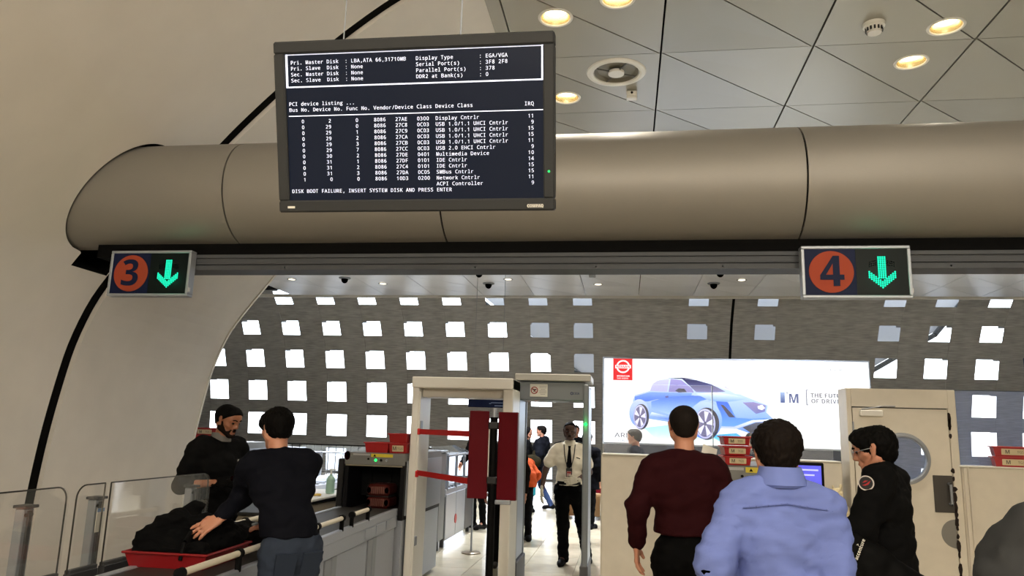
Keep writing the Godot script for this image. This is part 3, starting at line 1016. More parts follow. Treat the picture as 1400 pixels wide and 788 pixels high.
func fixtures() -> void:
	var g := "warm recessed downlights in the front ceiling"
	var L := [[-0.66, -6.42, "recessed downlight nearest to the monitor's top right corner"], [-0.08, -6.16, "recessed downlight cut by the top edge of the photo, above the round air vent"], [-0.69, -8.15, "recessed downlight beside the monitor, level with its upper edge"], [2.95, -6.93, "recessed downlight crossing a dark panel joint near the smoke detector"], [2.88, -7.61, "recessed downlight with glowing ring in front of the right tube section"]]
	for l in L: downlight(l[0], l[1], l[2], SPOT_E, WARM, M.lamp, 0.16, g)
	var I := [[-8.93, -18.72, "small rear downlight just right of the shell arch edge"], [-6.57, -19.32, "small rear downlight between two dome cameras on the left"], [-3.02, -18.73, "small rear downlight right of a pair of dome cameras"], [-0.73, -19.41, "small rear downlight beside the square ceiling sensor"], [2.83, -18.84, "small rear downlight left of the number 4 sign"], [8.74, -18.03, "small rear downlight at the far right of the rear ceiling"]]
	for l in I: downlight(l[0], l[1], l[2], 8.0, Color(1, 0.95, 0.88), M.lampcool, 0.13, "small downlights in the rear ceiling")
	var D := [[-7.36, -18.53, "dark dome camera leftmost on the rear ceiling"], [-3.6, -17.8, "dark dome camera of the left pair, touching the rail"], [-3.63, -19.27, "dark dome camera of the left pair, nearer the concrete wall"], [2.19, -17.8, "dark dome camera of the right pair, touching the rail"], [2.2, -19.26, "dark dome camera of the right pair, nearer the concrete wall"]]
	for d in D:
		var t := thing("dome_camera", d[2], "camera", V(d[0], CEIL, d[1]), 0, "dome cameras on the rear ceiling")
		part("base", MB.new().cyl(V(0, 0, 0), V(0, -0.03, 0), 0.16, 0.14, 24), M.alu, t)
		part("dome", MB.new().ball(V(0, -0.04, 0), V(0.09, 0.11, 0.09), 10, 20), mat(0.03, 0.03, 0.03, 0.1), t)
	var s := thing("ceiling_sensor", "small square sensor on the rear ceiling above the metal detector", "sensor", V(-0.82, CEIL, -18.0))
	part("housing", MB.new().box(V(0, -0.05, 0), V(0.16, 0.1, 0.12), 0.01), M.greypaint, s)
	# round air vent
	var v := thing("air_vent", "round ceiling air vent with a white centre disc", "vent", V(-0.11, CEIL, -7.57))
	part("ring", MB.new().ring(Vector3.ZERO, Vector3.DOWN, [Vector2(0.235, -0.01), Vector2(0.245, 0.012), Vector2(0.275, 0.02), Vector2(0.31, 0.012), Vector2(0.32, 0.0)], 48), M.white, v)
	part("throat", MB.new().ring(Vector3.ZERO, Vector3.DOWN, [Vector2(0.235, 0.002), Vector2(0.20, -0.03), Vector2(0.0, -0.032)], 48).ring(Vector3.ZERO, Vector3.DOWN, [Vector2(0.0, -0.03), Vector2(0.20, -0.028), Vector2(0.235, 0.004)], 48), mat(0.45, 0.43, 0.37, 0.5), v)
	for k in 4:
		var a := PI / 4 + k * PI / 2 + 0.3
		part("vane", MB.new().box(V(cos(a) * 0.15, -0.004, sin(a) * 0.15), V(0.16, 0.012, 0.012), 0.0, Basis(V(0, 1, 0), -a)), mat(0.3, 0.29, 0.25, 0.5), v)
	part("centre_disc", MB.new().cyl(V(0, 0.005, 0), V(0, -0.022, 0), 0.085, 0.085, 32), M.white, v)
	var d := thing("motion_sensor", "small white box detector hanging by the round air vent", "sensor", V(0.06, CEIL, -8.06))
	part("box", MB.new().box(V(0, -0.035, 0), V(0.12, 0.07, 0.1), 0.012), M.white, d)
	part("eye", MB.new().ball(V(0, -0.03, 0.05), V(0.014, 0.014, 0.008), 6, 10), M.black, d)
	part("foot", MB.new().box(V(0, -0.082, 0.01), V(0.12, 0.024, 0.08), 0.006), M.white, d)
	var sd := thing("smoke_detector", "round white smoke detector on the front ceiling", "detector", V(2.28, CEIL, -6.82))
	part("base", MB.new().cyl(V(0, 0, 0), V(0, -0.03, 0), 0.1, 0.095, 28), M.white, sd)
	part("head", MB.new().cyl(V(0, -0.03, 0), V(0, -0.095, 0), 0.082, 0.06, 28), M.white, sd)
	for k in 14:
		var a := TAU * k / 14
		part("slot", MB.new().box(V(cos(a) * 0.0735, -0.06, sin(a) * 0.0735), V(0.006, 0.04, 0.016), 0.0, Basis(V(0, 1, 0), -a)), M.dark, sd)
	var hl := ["added square luminous ceiling panel, unseen behind the camera, left of two", "added square luminous ceiling panel, unseen behind the camera, right of two", "added oblong luminous ceiling panel, unseen, in front of the tube beam"]
	for i in ADDED_HALL_PANELS.size(): added_luminous_panel(hl[i], ADDED_HALL_PANELS[i], glow(1.0, 0.9, 0.75, 2.0))
	var rl := ["first added luminous rear ceiling panel from the shell arch, unseen", "second added luminous rear ceiling panel from the shell arch, unseen", "third added luminous rear ceiling panel from the shell arch, unseen", "fourth added luminous rear ceiling panel from the shell arch, unseen"]
	for i in ADDED_REAR_PANELS.size(): added_luminous_panel(rl[i], ADDED_REAR_PANELS[i], glow(0.93, 0.96, 1.0, 2.0))
	for i in ADDED_GLOBES.size():  # globes added out of view as extra light for the hall
		var p: Array = ADDED_GLOBES[i]
		var t := thing("added_globe_lamp", ["added hanging globe lamp, unseen behind the camera at the left, front row", "added hanging globe lamp, unseen behind the camera at the right, front row", "added hanging globe lamp, unseen behind the camera at the left, rear row", "added hanging globe lamp, unseen behind the camera at the right, rear row"][i], "lamp", V(p[0], p[1], p[2]))
		part("globe", MB.new().ball(Vector3.ZERO, V(0.2, 0.2, 0.2), 14, 24), glow(1.0, 0.92, 0.8, 2.0), t)
		part("cable", MB.new().cyl(V(0, 0.19, 0), V(0, CEIL - p[1], 0), 0.006, 0.006, 8), M.dark, t)
		var l := OmniLight3D.new()
		l.name = "added_globe_light"
		l.position = V(p[0], p[1], p[2])
		l.light_color = WARM
		l.light_energy = GLOBE_E
		l.light_size = 0.18
		l.omni_range = 40.0
		l.omni_attenuation = 2.0
		l.shadow_enabled = true
		add_child(l, true)

func added_luminous_panel(label: String, p: Array, m: Material) -> void:  # fitting of an added light panel that is out of view
	var t := thing("added_luminous_panel", label, "ceiling light", V(p[0], CEIL, p[1]))
	part("frame", MB.new().box(V(0, -0.005, 0), V(p[2] + 0.06, 0.03, p[3] + 0.06), 0.004), M.white, t)
	part("diffuser", MB.new().box(V(0, -0.022, 0), V(p[2], 0.01, p[3])), m, t)

const SPOT_E := 4.0

func bin_mesh(w: float, h: float, d: float, th := 0.006) -> MB:  # open plastic bin with a rolled rim, base at y=0
	var mb := MB.new()
	var tp := 0.9
	var sides := [[V(-1, 0, 1), V(1, 0, 1)], [V(1, 0, 1), V(1, 0, -1)], [V(1, 0, -1), V(-1, 0, -1)], [V(-1, 0, -1), V(-1, 0, 1)]]
	var o := V(w / 2, 0, d / 2)
	for s in sides:
		var a: Vector3 = s[0] * o
		var b: Vector3 = s[1] * o
		var up := V(0, h, 0)
		mb.quad(a * tp, b * tp, b + up, a + up)
		var ia: Vector3 = s[0] * (o - V(th, 0, th))
		var ib: Vector3 = s[1] * (o - V(th, 0, th))
		mb.quad(ib * tp + V(0, th, 0), ia * tp + V(0, th, 0), ia + up, ib + up)
		var mid := (a + b) / 2 + up - V(0, 0.006, 0)
		var len := (b - a).length() + 0.02
		var along := (b - a).normalized()
		mb.box(mid + Vector3(along.z, 0, -along.x) * -0.004, V(len if absf(along.x) > 0.5 else 0.016, 0.012, len if absf(along.z) > 0.5 else 0.016), 0.004)
	mb.quad(V(-w, 0, d) / 2 * tp, V(-w, 0, -d) / 2 * tp, V(w, 0, -d) / 2 * tp, V(w, 0, d) / 2 * tp)
	mb.quad(V(-w, 0, d) / 2 * tp + V(0, th, 0), V(w, 0, d) / 2 * tp + V(0, th, 0), V(w, 0, -d) / 2 * tp + V(0, th, 0), V(-w, 0, -d) / 2 * tp + V(0, th, 0))
	return mb

func bin(label: String, at: Vector3, turn: float, size: Vector3, group: String, with_label := true) -> Node3D:
	var t := thing("plastic_bin", label, "bin", at, turn, group)
	part("shell", bin_mesh(size.x, size.y, size.z), M.red, t)
	if with_label:
		var f := MB.new()
		var tx := MB.new()
		var tilt := -atan(size.z * 0.05 / size.y)
		var tr := T(0, size.y * 0.46, size.z * 0.475 + 0.001, 0, 0) * Transform3D(Basis.from_euler(V(-tilt, 0, 0)), V(0, 0, 0.003))
		f.prism(rect(size.x * 0.62, size.y * 0.6, 0.004), 0.004, tr)
		write(tx, "M", size.y * 0.5, tr * T(-size.x * 0.17, 0, 0.001), false, true, true)
		write(tx, "TGS", size.y * 0.34, tr * T(size.x * 0.12, 0, 0.001), false, false, true)
		var p := part("label_card", f, mat(0.78, 0.72, 0.58, 0.6), t, "cream label card")
		part("lettering", tx, mat(0.35, 0.32, 0.28, 0.6), p)
	return t

func scanner(called: String, label: String, at: Vector3, w: float, dpt: float, top: float, belt_y: float, open_top: float, col: float) -> Node3D:  # front face at z=0 facing +z
	var t := thing(called, label, "scanner", at)
	var hd := top - open_top
	var g := MB.new()
	g.box(V(0, open_top + hd / 2, -dpt / 2), V(w, hd, dpt), 0.008)
	part("hood", g, mat(0.42, 0.42, 0.41, 0.45), t)
	var sd := MB.new()
	for s in [-1, 1]: part("side_wall", MB.new().box(V(s * (w / 2 - col / 2), (open_top + belt_y - 0.1) / 2 + 0.03, -dpt / 2), V(col, open_top - belt_y + 0.14, dpt - 0.02), 0.005), dull(0.07, 0.07, 0.08, 0.5), t)
	for s in [-1, 1]: part("side_cladding", MB.new().box(V(s * (w / 2 + 0.004), (open_top + belt_y) / 2, -dpt / 2 - 0.03), V(0.012, open_top - belt_y + 0.1, dpt - 0.08), 0.003), M.alu, t)
	part("tunnel_back", MB.new().box(V(0, (open_top + belt_y) / 2, -dpt + 0.06), V(w - 2 * col, open_top - belt_y, 0.02)), M.black, t)
	part("base_cabinet", MB.new().box(V(0, belt_y / 2 - 0.02, -dpt / 2), V(w - 0.01, belt_y - 0.12, dpt - 0.04), 0.006), M.steel, t)
	part("tunnel_belt", MB.new().box(V(0, belt_y - 0.02, -dpt / 2), V(w - 2 * col, 0.04, dpt - 0.02)), M.belt, t)
	for s in 5: part("lead_curtain", MB.new().box(V(-w / 2 + col + (s + 0.5) * (w - 2 * col) / 5, (open_top + belt_y) / 2 + 0.05, -0.42 - (s % 2) * 0.012), V((w - 2 * col) / 5 - 0.004, open_top - belt_y - 0.1, 0.006)), M.black, t)
	# front fascia fittings
	var y := open_top + hd * 0.42
	part("warning_sticker", MB.new().box(V(w * 0.12, open_top + hd * 0.8, 0.002), V(w * 0.36, hd * 0.26, 0.004)), M.yellow, t, "yellow warning sticker")
	var tri := MB.new()
	tri.prism(PackedVector2Array([Vector2(-0.014, -0.011), Vector2(0.014, -0.011), Vector2(0, 0.013)]), 0.001, T(w * 0.0, open_top + hd * 0.8, 0.0055))
	part("warning_mark", tri, M.black, t)
	part("name_plate", MB.new().box(V(-w * 0.22, open_top + hd * 0.84, 0.002), V(w * 0.28, hd * 0.14, 0.004)), mat(0.62, 0.62, 0.62, 0.4), t)
	part("indicator_light", MB.new().ball(V(w * 0.02, y, 0.004), V(0.014, 0.014, 0.008), 8, 14), M.greenlamp, t, "lit green lamp")
	part("indicator_light", MB.new().ball(V(w * 0.11, y, 0.004), V(0.013, 0.013, 0.007), 8, 14), mat(0.25, 0.05, 0.05, 0.3), t, "unlit dark red lamp")
	part("key_switch", MB.new().cyl(V(w * 0.2, y, 0), V(w * 0.2, y, 0.012), 0.014, 0.012, 16), M.alu, t)
	part("key_switch", MB.new().cyl(V(-w * 0.1, y + 0.01, 0), V(-w * 0.1, y + 0.01, 0.012), 0.010, 0.010, 12), M.black, t)
	part("lip", MB.new().box(V(0, open_top - 0.004, 0.012), V(w - 0.04, 0.012, 0.02), 0.003), mat(0.5, 0.47, 0.4, 0.4), t)
	return t

func lanes() -> void:
	# ---- left lane: roller conveyor in front of the scanner
	var c := thing("conveyor", "long stainless steel tray conveyor feeding the left scanner", "conveyor", V(-2.49, 0, -7.28), deg_to_rad(2.3))
	var L := 4.6
	var hw := 0.30
	part("belt", MB.new().box(V(0, 0.80, L / 2), V(0.5, 0.02, L), 0.004), M.belt, c)
	for s in [-1.0, 1.0]:
		part("edge_rail", MB.new().box(V(s * (hw - 0.02), 0.782, L / 2), V(0.045, 0.07, L), 0.006), M.steel, c)
	part("upper_fascia", MB.new().box(V(hw - 0.008, 0.70, L / 2 + 0.0), V(0.014, 0.11, L), 0.002), M.steel, c)
	part("left_fascia", MB.new().box(V(-hw + 0.008, 0.62, L / 2), V(0.014, 0.28, L), 0.002), M.steel, c)
	var zz := 0.02
	for wd in [0.62, 0.12, 0.14, 0.78, 0.12, 0.14, 0.72, 0.1, 0.12, 0.8, 0.1]:
		var flat: bool = wd > 0.3
		part("side_panel", MB.new().box(V(hw - (0.022 if flat else 0.014), 0.38, zz + wd / 2), V(0.016, 0.52, wd - 0.012), 0.004), M.steel if flat else M.alu, c)
		zz += wd
	for k in 3: part("cover_plate", MB.new().box(V(hw + 0.002, 0.705, 0.25 + k * 0.32), V(0.008, 0.075, 0.28), 0.002), M.steel, c)
	for k in 5:
		for s in [-1, 1]: part("leg", MB.new().box(V(s * (hw - 0.06), 0.06, 0.15 + k * 1.05), V(0.05, 0.12, 0.05), 0.004), M.steel_dark, c)
	for k in 4: part("bolt", MB.new().ball(V(hw + 0.001, 0.73, 2.55 + k * 0.07 + (k / 2) * 0.5), V(0.006, 0.012, 0.012), 6, 10), M.alu, c)
	# white tubular guide rails with black brackets
	var rails := [[0.95, 1.38, 1], [1.62, 2.66, 1], [2.72, 3.9, 1], [1.55, 2.5, -1]]
	for q in rails:
		var x: float = q[2] * (hw - 0.01)
		var t := part("guide_rail", MB.new().cyl(V(x, 0.90, q[0]), V(x, 0.90, q[1]), 0.017, 0.017, 14), M.railwhite, c, "white tubular guide rail")
		var mids: Array = [q[0], q[1]] if q[1] - q[0] < 0.6 else [q[0], (q[0] + q[1]) / 2, q[1]]
		for z in mids: part("bracket", MB.new().box(V(x, 0.855, z), V(0.03, 0.11, 0.028), 0.006).cyl(V(x, 0.90, z - 0.016), V(x, 0.90, z + 0.016), 0.026, 0.026, 12), M.rubber, t)
	# ---- glass screens on the far side of the conveyor
	var G := [[-1.3, -3.70, [0, 1], "clear acrylic screen with rounded corner, leftmost beside the conveyor", [-3.47]], [-3.775, -3.995, [1, 0], "narrow clear acrylic screen between two wider screens", [-4.0]], [-4.045, -5.08, [0, 0], "long clear acrylic screen behind the tray of clothes", [-4.9]]]
	for g in G:
		var t := thing("acrylic_screen", g[3], "screen", V(-2.92, 0, 0), 0, "acrylic screens along the left conveyor")
		var z0: float = g[1]
		var z1: float = g[0]
		var p := PackedVector2Array()
		var r := 0.07
		var hh := 1.235
		p.append(Vector2(z0, 0.78))
		if g[2][1] == 1 or z0 < -5.0:
			for k in 7: p.append(Vector2(z0 + r - cos(k * PI / 12) * r, hh - r + sin(k * PI / 12) * r))
		else: p.append(Vector2(z0, hh))
		if g[2][0] == 1:
			for k in 7: p.append(Vector2(z1 - r + sin(k * PI / 12) * r, hh - r + cos(k * PI / 12) * r))
		else: p.append(Vector2(z1, hh))
		p.append(Vector2(z1, 0.78))
		part("pane", MB.new().prism(p, 0.012, Transform3D(Basis(V(0, 0, 1), V(0, 1, 0), V(-1, 0, 0)), V(0.006, 0, 0))), M.glass, t)
		var edge := MB.new()
		for k in p.size() - 1: edge.cyl(V(0, p[k].y, p[k].x), V(0, p[k + 1].y, p[k + 1].x), 0.0045, 0.0045, 6, false)
		part("edge", edge, mat(0.17, 0.16, 0.14, 0.3), t, "dark polished edge")
		part("foot", MB.new().box(V(0, 0.79, (z0 + z1) / 2), V(0.03, 0.02, z1 - z0), 0.003), M.steel_dark, t)
		part("support", MB.new().box(V(0, 0.38, (z0 + z1) / 2), V(0.04, 0.8, minf(z1 - z0, 2.0)), 0.003), M.steel_dark, t)
	for s in [[-3.50, "grey steel post holding the leftmost acrylic screen", false], [-4.02, "grey steel post with a white notice between two acrylic screens", true], [-4.98, "grey steel post at the end of the long acrylic screen", false]]:
		var t := thing("screen_post", s[1], "post", V(-2.985, 0, s[0]), 0, "steel posts of the acrylic screens")
		part("column", MB.new().box(V(0, 0.57, 0), V(0.05, 1.14, 0.07), 0.004), M.alu, t)
		part("channel", MB.new().box(V(0.03, 0.57, 0), V(0.015, 1.12, 0.02)), M.steel_dark, t)
		part("cap", MB.new().box(V(0.005, 1.15, 0), V(0.075, 0.015, 0.09), 0.003), M.steel_dark, t)
		for k in 2: part("bolt", MB.new().ball(V(0.027, 1.11, -0.02 + k * 0.04), V(0.006, 0.009, 0.009), 6, 8), M.black, t)
		if s[2]:
			part("notice", MB.new().box(V(0.041, 1.03, 0.005), V(0.004, 0.13, 0.06)), M.paper, t, "white paper notice")
			part("notice_header", MB.new().box(V(0.0435, 1.085, 0.005), V(0.002, 0.02, 0.058)), mat(0.35, 0.5, 0.7, 0.6), t, "blue header band")
	# ---- trays and clothes on the belt
	var tr := thing("tray", "wide red plastic tray piled with dark coats on the conveyor", "tray", V(-2.46, 0.811, -4.16), deg_to_rad(2.3))
	var trm := mat(0.5, 0.05, 0.075, 0.45)
	part("shell", bin_mesh(0.47, 0.085, 0.52), trm, tr)
	var tr2 := thing("tray", "red plastic tray behind the coats, near the jeans of the navy man", "tray", V(-2.44, 0.811, -4.98), deg_to_rad(2.3))
	part("shell", bin_mesh(0.44, 0.085, 0.5), trm, tr2)
	var s := SDF.new(0.011, 55.0)
	s.cap(V(-2.60, 0.93, -4.06), V(-2.36, 0.92, -4.2), 0.10, 0.09, V(0, 1, 0), 1.3)
	s.cap(V(-2.55, 0.96, -4.22), V(-2.33, 0.93, -4.32), 0.10, 0.08)
	s.cap(V(-2.66, 0.985, -3.95), V(-2.54, 1.03, -4.1), 0.022, 0.06, V(0, 0, 1), 1.2)
	s.cap(V(-2.56, 1.02, -4.12), V(-2.40, 1.00, -4.22), 0.07, 0.06)
	s.cap(V(-2.56, 1.06, -4.3), V(-2.50, 1.10, -4.32), 0.05, 0.025)
	s.cap(V(-2.36, 0.95, -4.3), V(-2.28, 0.92, -4.38), 0.07, 0.05)
	s.cap(V(-2.66, 0.89, -4.0), V(-2.30, 0.89, -4.02), 0.05, 0.04)
	s.fold(V(7, 16, 9), 0.03, 5)
	var coat := thing("coat", "crumpled black coat with upturned collar lying in the red tray", "coat", Vector3.ZERO)
	part("cloth", s.into(MB.new()), dull(0.03, 0.03, 0.034, 0.9), coat)
	part("strap", MB.new().tube([V(-2.37, 0.995, -4.0), V(-2.36, 0.95, -3.93), V(-2.36, 0.90, -3.915), V(-2.36, 0.86, -3.905)], 0.011, 8), M.rubber, coat)
	var s2 := SDF.new(0.011, 60.0)
	s2.cap(V(-2.42, 0.92, -4.42), V(-2.3, 0.91, -4.66), 0.085, 0.08, V(0, 1, 0), 1.2)
	s2.cap(V(-2.5, 0.93, -4.48), V(-2.42, 0.92, -4.7), 0.07, 0.06)
	s2.fold(V(8, 14, 12), 0.022, 8)
	var bag := thing("bag", "black soft bag with grey buckle lying at the back of the tray", "bag", Vector3.ZERO)
	part("cloth", s2.into(MB.new()), dull(0.04, 0.04, 0.043, 0.8), bag)
	part("buckle", MB.new().box(V(-2.25, 0.985, -4.5), V(0.02, 0.014, 0.05), 0.003), M.greypaint, bag)
	# ---- left scanner with bins and a suitcase in its tunnel
	var sc := scanner("baggage_scanner", "left baggage x-ray scanner with open black tunnel and green lamp", V(-2.455, 0, -7.3), 0.62, 1.5, 1.335, 0.79, 1.215, 0.045)
	part("side_guard", MB.new().box(V(-0.345, 1.02, -0.05), V(0.06, 0.5, 0.1), 0.01), mat(0.04, 0.045, 0.06, 0.35), sc, "dark side guard")
	part("corner_lamp", MB.new().ball(V(-0.285, 1.30, -0.01), V(0.035, 0.045, 0.03), 8, 14), mat(0.8, 0.05, 0.12, 0.3), sc, "red corner lamp")
	bin("red bin at the left on top of the left scanner, no label", V(-2.455, 1.337, -7.5), 0, V(0.245, 0.1, 0.34), "red bins on the left scanner", false)
	bin("red bin with cream label, under another on the left scanner", V(-2.236, 1.337, -7.5), 0, V(0.185, 0.1, 0.34), "red bins on the left scanner")
	bin("topmost red bin on the left scanner, beside the white frame", V(-2.24, 1.44, -7.5), 0, V(0.185, 0.09, 0.34), "red bins on the left scanner", false)
	var su := thing("suitcase", "small reddish ribbed suitcase lying in the scanner tunnel", "suitcase", V(-2.43, 0.792, -7.53))
	for k in 2:
		var sh := part("half_shell", MB.new().box(V(0, 0.062 + k * 0.118, 0), V(0.23, 0.112, 0.3), 0.025), mat(0.30, 0.10, 0.085, 0.4), su)
		for i in 7: part("rib", MB.new().box(V(-0.06 + i * 0.02, 0.062 + k * 0.118, 0.151), V(0.010, 0.075, 0.008), 0.003), mat(0.45, 0.28, 0.24, 0.4), sh)
		for i in [-1, 1]: part("corner", MB.new().ball(V(i * 0.09, 0.062 + k * 0.118, 0.148), V(0.022, 0.03, 0.01), 6, 12), mat(0.25, 0.07, 0.06, 0.4), sh)
	part("seam", MB.new().box(V(0, 0.121, 0), V(0.225, 0.01, 0.298), 0.003), M.dark, su)
	# exit unit behind it with grey panels
	var ex := thing("exit_unit", "tall grey steel cabinet of the scanner seen through the white frame", "cabinet", V(-2.76, 0, -8.85))
	part("body", MB.new().box(V(0, 0.70, -0.68), V(0.66, 1.14, 1.36), 0.008), M.greypaint, ex)
	for k in 4: part("side_panel", MB.new().box(V(0.335, 0.70, -0.18 - k * 0.34), V(0.014, 1.12, 0.32), 0.004), [mat(0.5, 0.51, 0.52, 0.4), mat(0.66, 0.67, 0.68, 0.4), mat(0.5, 0.51, 0.52, 0.4), mat(0.4, 0.41, 0.42, 0.4)][k], ex)
	part("top_plate", MB.new().box(V(0, 1.285, -0.68), V(0.72, 0.025, 1.42), 0.005), M.alu, ex)
	part("red_light", MB.new().box(V(0.345, 1.02, -0.1), V(0.012, 0.09, 0.06), 0.004), mat(0.35, 0.04, 0.04, 0.3), ex)
	for q in [[-0.28, -0.1], [0.28, -0.1], [-0.28, -1.25], [0.28, -1.25]]: part("foot", MB.new().cyl(V(q[0], 0, q[1]), V(q[0], 0.14, q[1]), 0.03, 0.02, 10), M.steel_dark, ex)
	# exit roller conveyor with plexiglass hood and red dot
	var rc := thing("exit_conveyor", "exit conveyor with clear sloping hood and a red dot on its side", "conveyor", V(-2.76, 0, -10.30))
	part("bed", MB.new().box(V(0, 0.72, -0.95), V(0.66, 0.1, 1.9), 0.006), M.steel, rc)
	for k in 3: part("side_panel", MB.new().box(V(0.335, 0.40, -0.32 - k * 0.63), V(0.014, 0.60, 0.61), 0.004), [mat(0.7, 0.71, 0.74, 0.35, 0.4), M.steel, M.steel_dark][k], rc)
	part("red_dot", MB.new().cyl(V(0.343, 0.33, -0.62), V(0.350, 0.33, -0.62), 0.065, 0.065, 28), M.red, rc, "red round sticker")
	for k in 8: part("roller", MB.new().cyl(V(-0.3, 0.785, -0.15 - k * 0.23), V(0.3, 0.785, -0.15 - k * 0.23), 0.022, 0.022, 10), M.alu, rc)
	for k in 4: part("upright", MB.new().box(V(0.32, 1.0, -0.1 - k * 0.55), V(0.035, 0.5, 0.035), 0.004), M.alu, rc)
	for k in 3: part("hood_pane", MB.new().box(V(0.2, 1.27, -0.38 - k * 0.55), V(0.34, 0.008, 0.52), 0.0, Basis.from_euler(V(0, 0, -0.35))), M.glass, rc)
	part("hood_rail", MB.new().box(V(0.34, 1.22, -0.95), V(0.03, 0.03, 1.9), 0.004), M.alu, rc)
	for q in [[-0.28, -0.1], [0.28, -0.1], [-0.28, -1.8], [0.28, -1.8]]: part("leg", MB.new().box(V(q[0], 0.34, q[1]), V(0.05, 0.68, 0.05), 0.004), M.steel_dark, rc)
	# ---- inspection table with bottle
	var tb := thing("inspection_table", "white topped inspection table with beige front panel left of the scanner", "table", V(-3.42, 0, -8.0))
	part("top", MB.new().box(V(0, 0.84, 0), V(0.62, 0.03, 1.2), 0.006), M.white, tb)
	part("edge", MB.new().box(V(0, 0.815, 0), V(0.61, 0.022, 1.19)), M.black, tb)
	part("front_panel", MB.new().box(V(0, 0.50, 0), V(0.56, 0.58, 1.14), 0.006), mat(0.62, 0.58, 0.5, 0.5), tb)
	part("plinth", MB.new().box(V(0, 0.11, 0), V(0.52, 0.2, 1.1)), M.steel_dark, tb)
	var tb2 := thing("side_cabinet", "low beige cabinet standing between the officer and the navy man", "cabinet", V(-3.28, 0, -6.55))
	part("body", MB.new().box(V(0, 0.42, 0), V(0.5, 0.82, 0.9), 0.008), mat(0.62, 0.58, 0.5, 0.5), tb2)
	part("top", MB.new().box(V(0, 0.845, 0), V(0.54, 0.03, 0.94), 0.006), M.dark, tb2)
	var bo := thing("sanitizer_bottle", "clear green pump bottle of hand sanitizer on the white table", "bottle", V(-3.21, 0.856, -8.1))
	var gl := mat(0.62, 0.76, 0.7, 0.15)
	part("bottle", MB.new().ring(Vector3.ZERO, Vector3.UP, [Vector2(0.0, 0.0), Vector2(0.045, 0.0), Vector2(0.048, 0.02), Vector2(0.046, 0.15), Vector2(0.03, 0.18), Vector2(0.016, 0.19), Vector2(0.016, 0.205)], 20), gl, bo)
	part("pump", MB.new().cyl(V(0, 0.2, 0), V(0, 0.25, 0), 0.012, 0.008, 10).box(V(0.015, 0.255, 0), V(0.07, 0.014, 0.02), 0.004), M.white, bo)
	var cl := SDF.new(0.01, 90.0).cap(V(-3.28, 0.865, -7.75), V(-3.2, 0.865, -7.78), 0.03, 0.02, V(0, 1, 0), 2.0).fold(V(25, 25, 25), 0.012)
	solo("cloth", "crumpled yellow cloth at the foot of the pump bottle", "cloth", cl.into(MB.new()), mat(0.8, 0.68, 0.35, 0.8))
	# ---- white passage frame with red tapes
	var pf := thing("passage_frame", "deep white passage frame standing left of the metal detector", "frame", V(-1.62, 0, -7.4))
	var fw := 1.03
	part("jamb", MB.new().box(V(-fw / 2 + 0.035, 1.05, -0.24), V(0.07, 2.1, 0.48), 0.008), M.white, pf)
	part("jamb", MB.new().box(V(fw / 2 - 0.05, 1.05, -0.24), V(0.10, 2.1, 0.48), 0.008), M.white, pf)
	part("header", MB.new().box(V(0, 2.045, -0.22), V(fw, 0.11, 0.52), 0.008), M.white, pf)
	part("inner_header", MB.new().box(V(-0.01, 1.95, -0.3), V(fw - 0.17, 0.09, 0.36), 0.006), mat(0.78, 0.76, 0.72, 0.4), pf)
	part("edge_bead", MB.new().box(V(-fw / 2 + 0.08, 1.0, -0.02), V(0.02, 1.9, 0.03), 0.004), M.white, pf)
	for y in [1.62, 0.5]: part("hinge", MB.new().box(V(-fw / 2 + 0.085, y, -0.06), V(0.03, 0.085, 0.07), 0.004), M.alu, pf)
	for q in [[1.555, "upper red retractable barrier tape across the white frame"], [1.145, "lower red retractable barrier tape across the white frame"]]:
		var ta := thing("barrier_tape", q[1], "tape", Vector3.ZERO, 0, "red barrier tapes at the white frame")
		var dd := V(0.76, 0.0 if q[0] > 1.4 else 0.026, 0.97)
		part("webbing", MB.new().box(V(-2.035, q[0], -7.36) + dd / 2, V(dd.length(), 0.05, 0.004), 0.0, Basis(V(0, 1, 0), -atan2(dd.z, dd.x))), M.tape, ta)
		part("clip", MB.new().box(V(-2.035, q[0], -7.36), V(0.03, 0.06, 0.03), 0.005), M.tape, ta)
	# maroon boards on a black pole
	var sp := thing("sign_stand", "black pole carrying two tall dark red boards in front of the detector", "stand", V(-1.105, 0, -6.35))
	part("pole", MB.new().cyl(V(0, 0.02, 0), V(0, 1.70, 0), 0.032, 0.032, 20), M.black, sp)
	part("base", MB.new().cyl(V(0, 0, 0), V(0, 0.03, 0), 0.19, 0.18, 32), M.black, sp)
	part("pole_head", MB.new().cyl(V(0, 1.70, 0), V(0, 1.775, 0), 0.022, 0.02, 16), M.steel, sp, "polished steel pole head")
	for y in [1.63, 1.18]: part("clamp", MB.new().box(V(0, y, 0.0), V(0.085, 0.06, 0.08), 0.008), mat(0.05, 0.055, 0.07, 0.4), sp)
	part("board", MB.new().box(V(-0.125, 1.39, 0.0), V(0.165, 0.72, 0.05), 0.004, Basis(V(0, 1, 0), 0.12)), M.maroon, sp)
	part("board", MB.new().box(V(0.125, 1.385, 0.0), V(0.165, 0.72, 0.05), 0.004, Basis(V(0, 1, 0), -0.1)), M.maroon, sp)
	part("strip", MB.new().box(V(-0.035, 1.4, 0.012), V(0.008, 0.5, 0.02)), M.white, sp, "white edge strip")
	part("tape_holder", MB.new().box(V(0.10, 1.01, 0.03), V(0.13, 0.035, 0.05), 0.005), M.alu, sp)
	# stanchion
	var st := thing("stanchion", "thin steel barrier post on a round foot in the passage", "post", V(-2.0, 0, -10.06))
	part("foot", MB.new().ring(Vector3.ZERO, Vector3.UP, [Vector2(0.125, 0.0), Vector2(0.13, 0.012), Vector2(0.11, 0.025), Vector2(0.0, 0.03)], 32), mat(0.5, 0.45, 0.38, 0.3, 0.6), st)
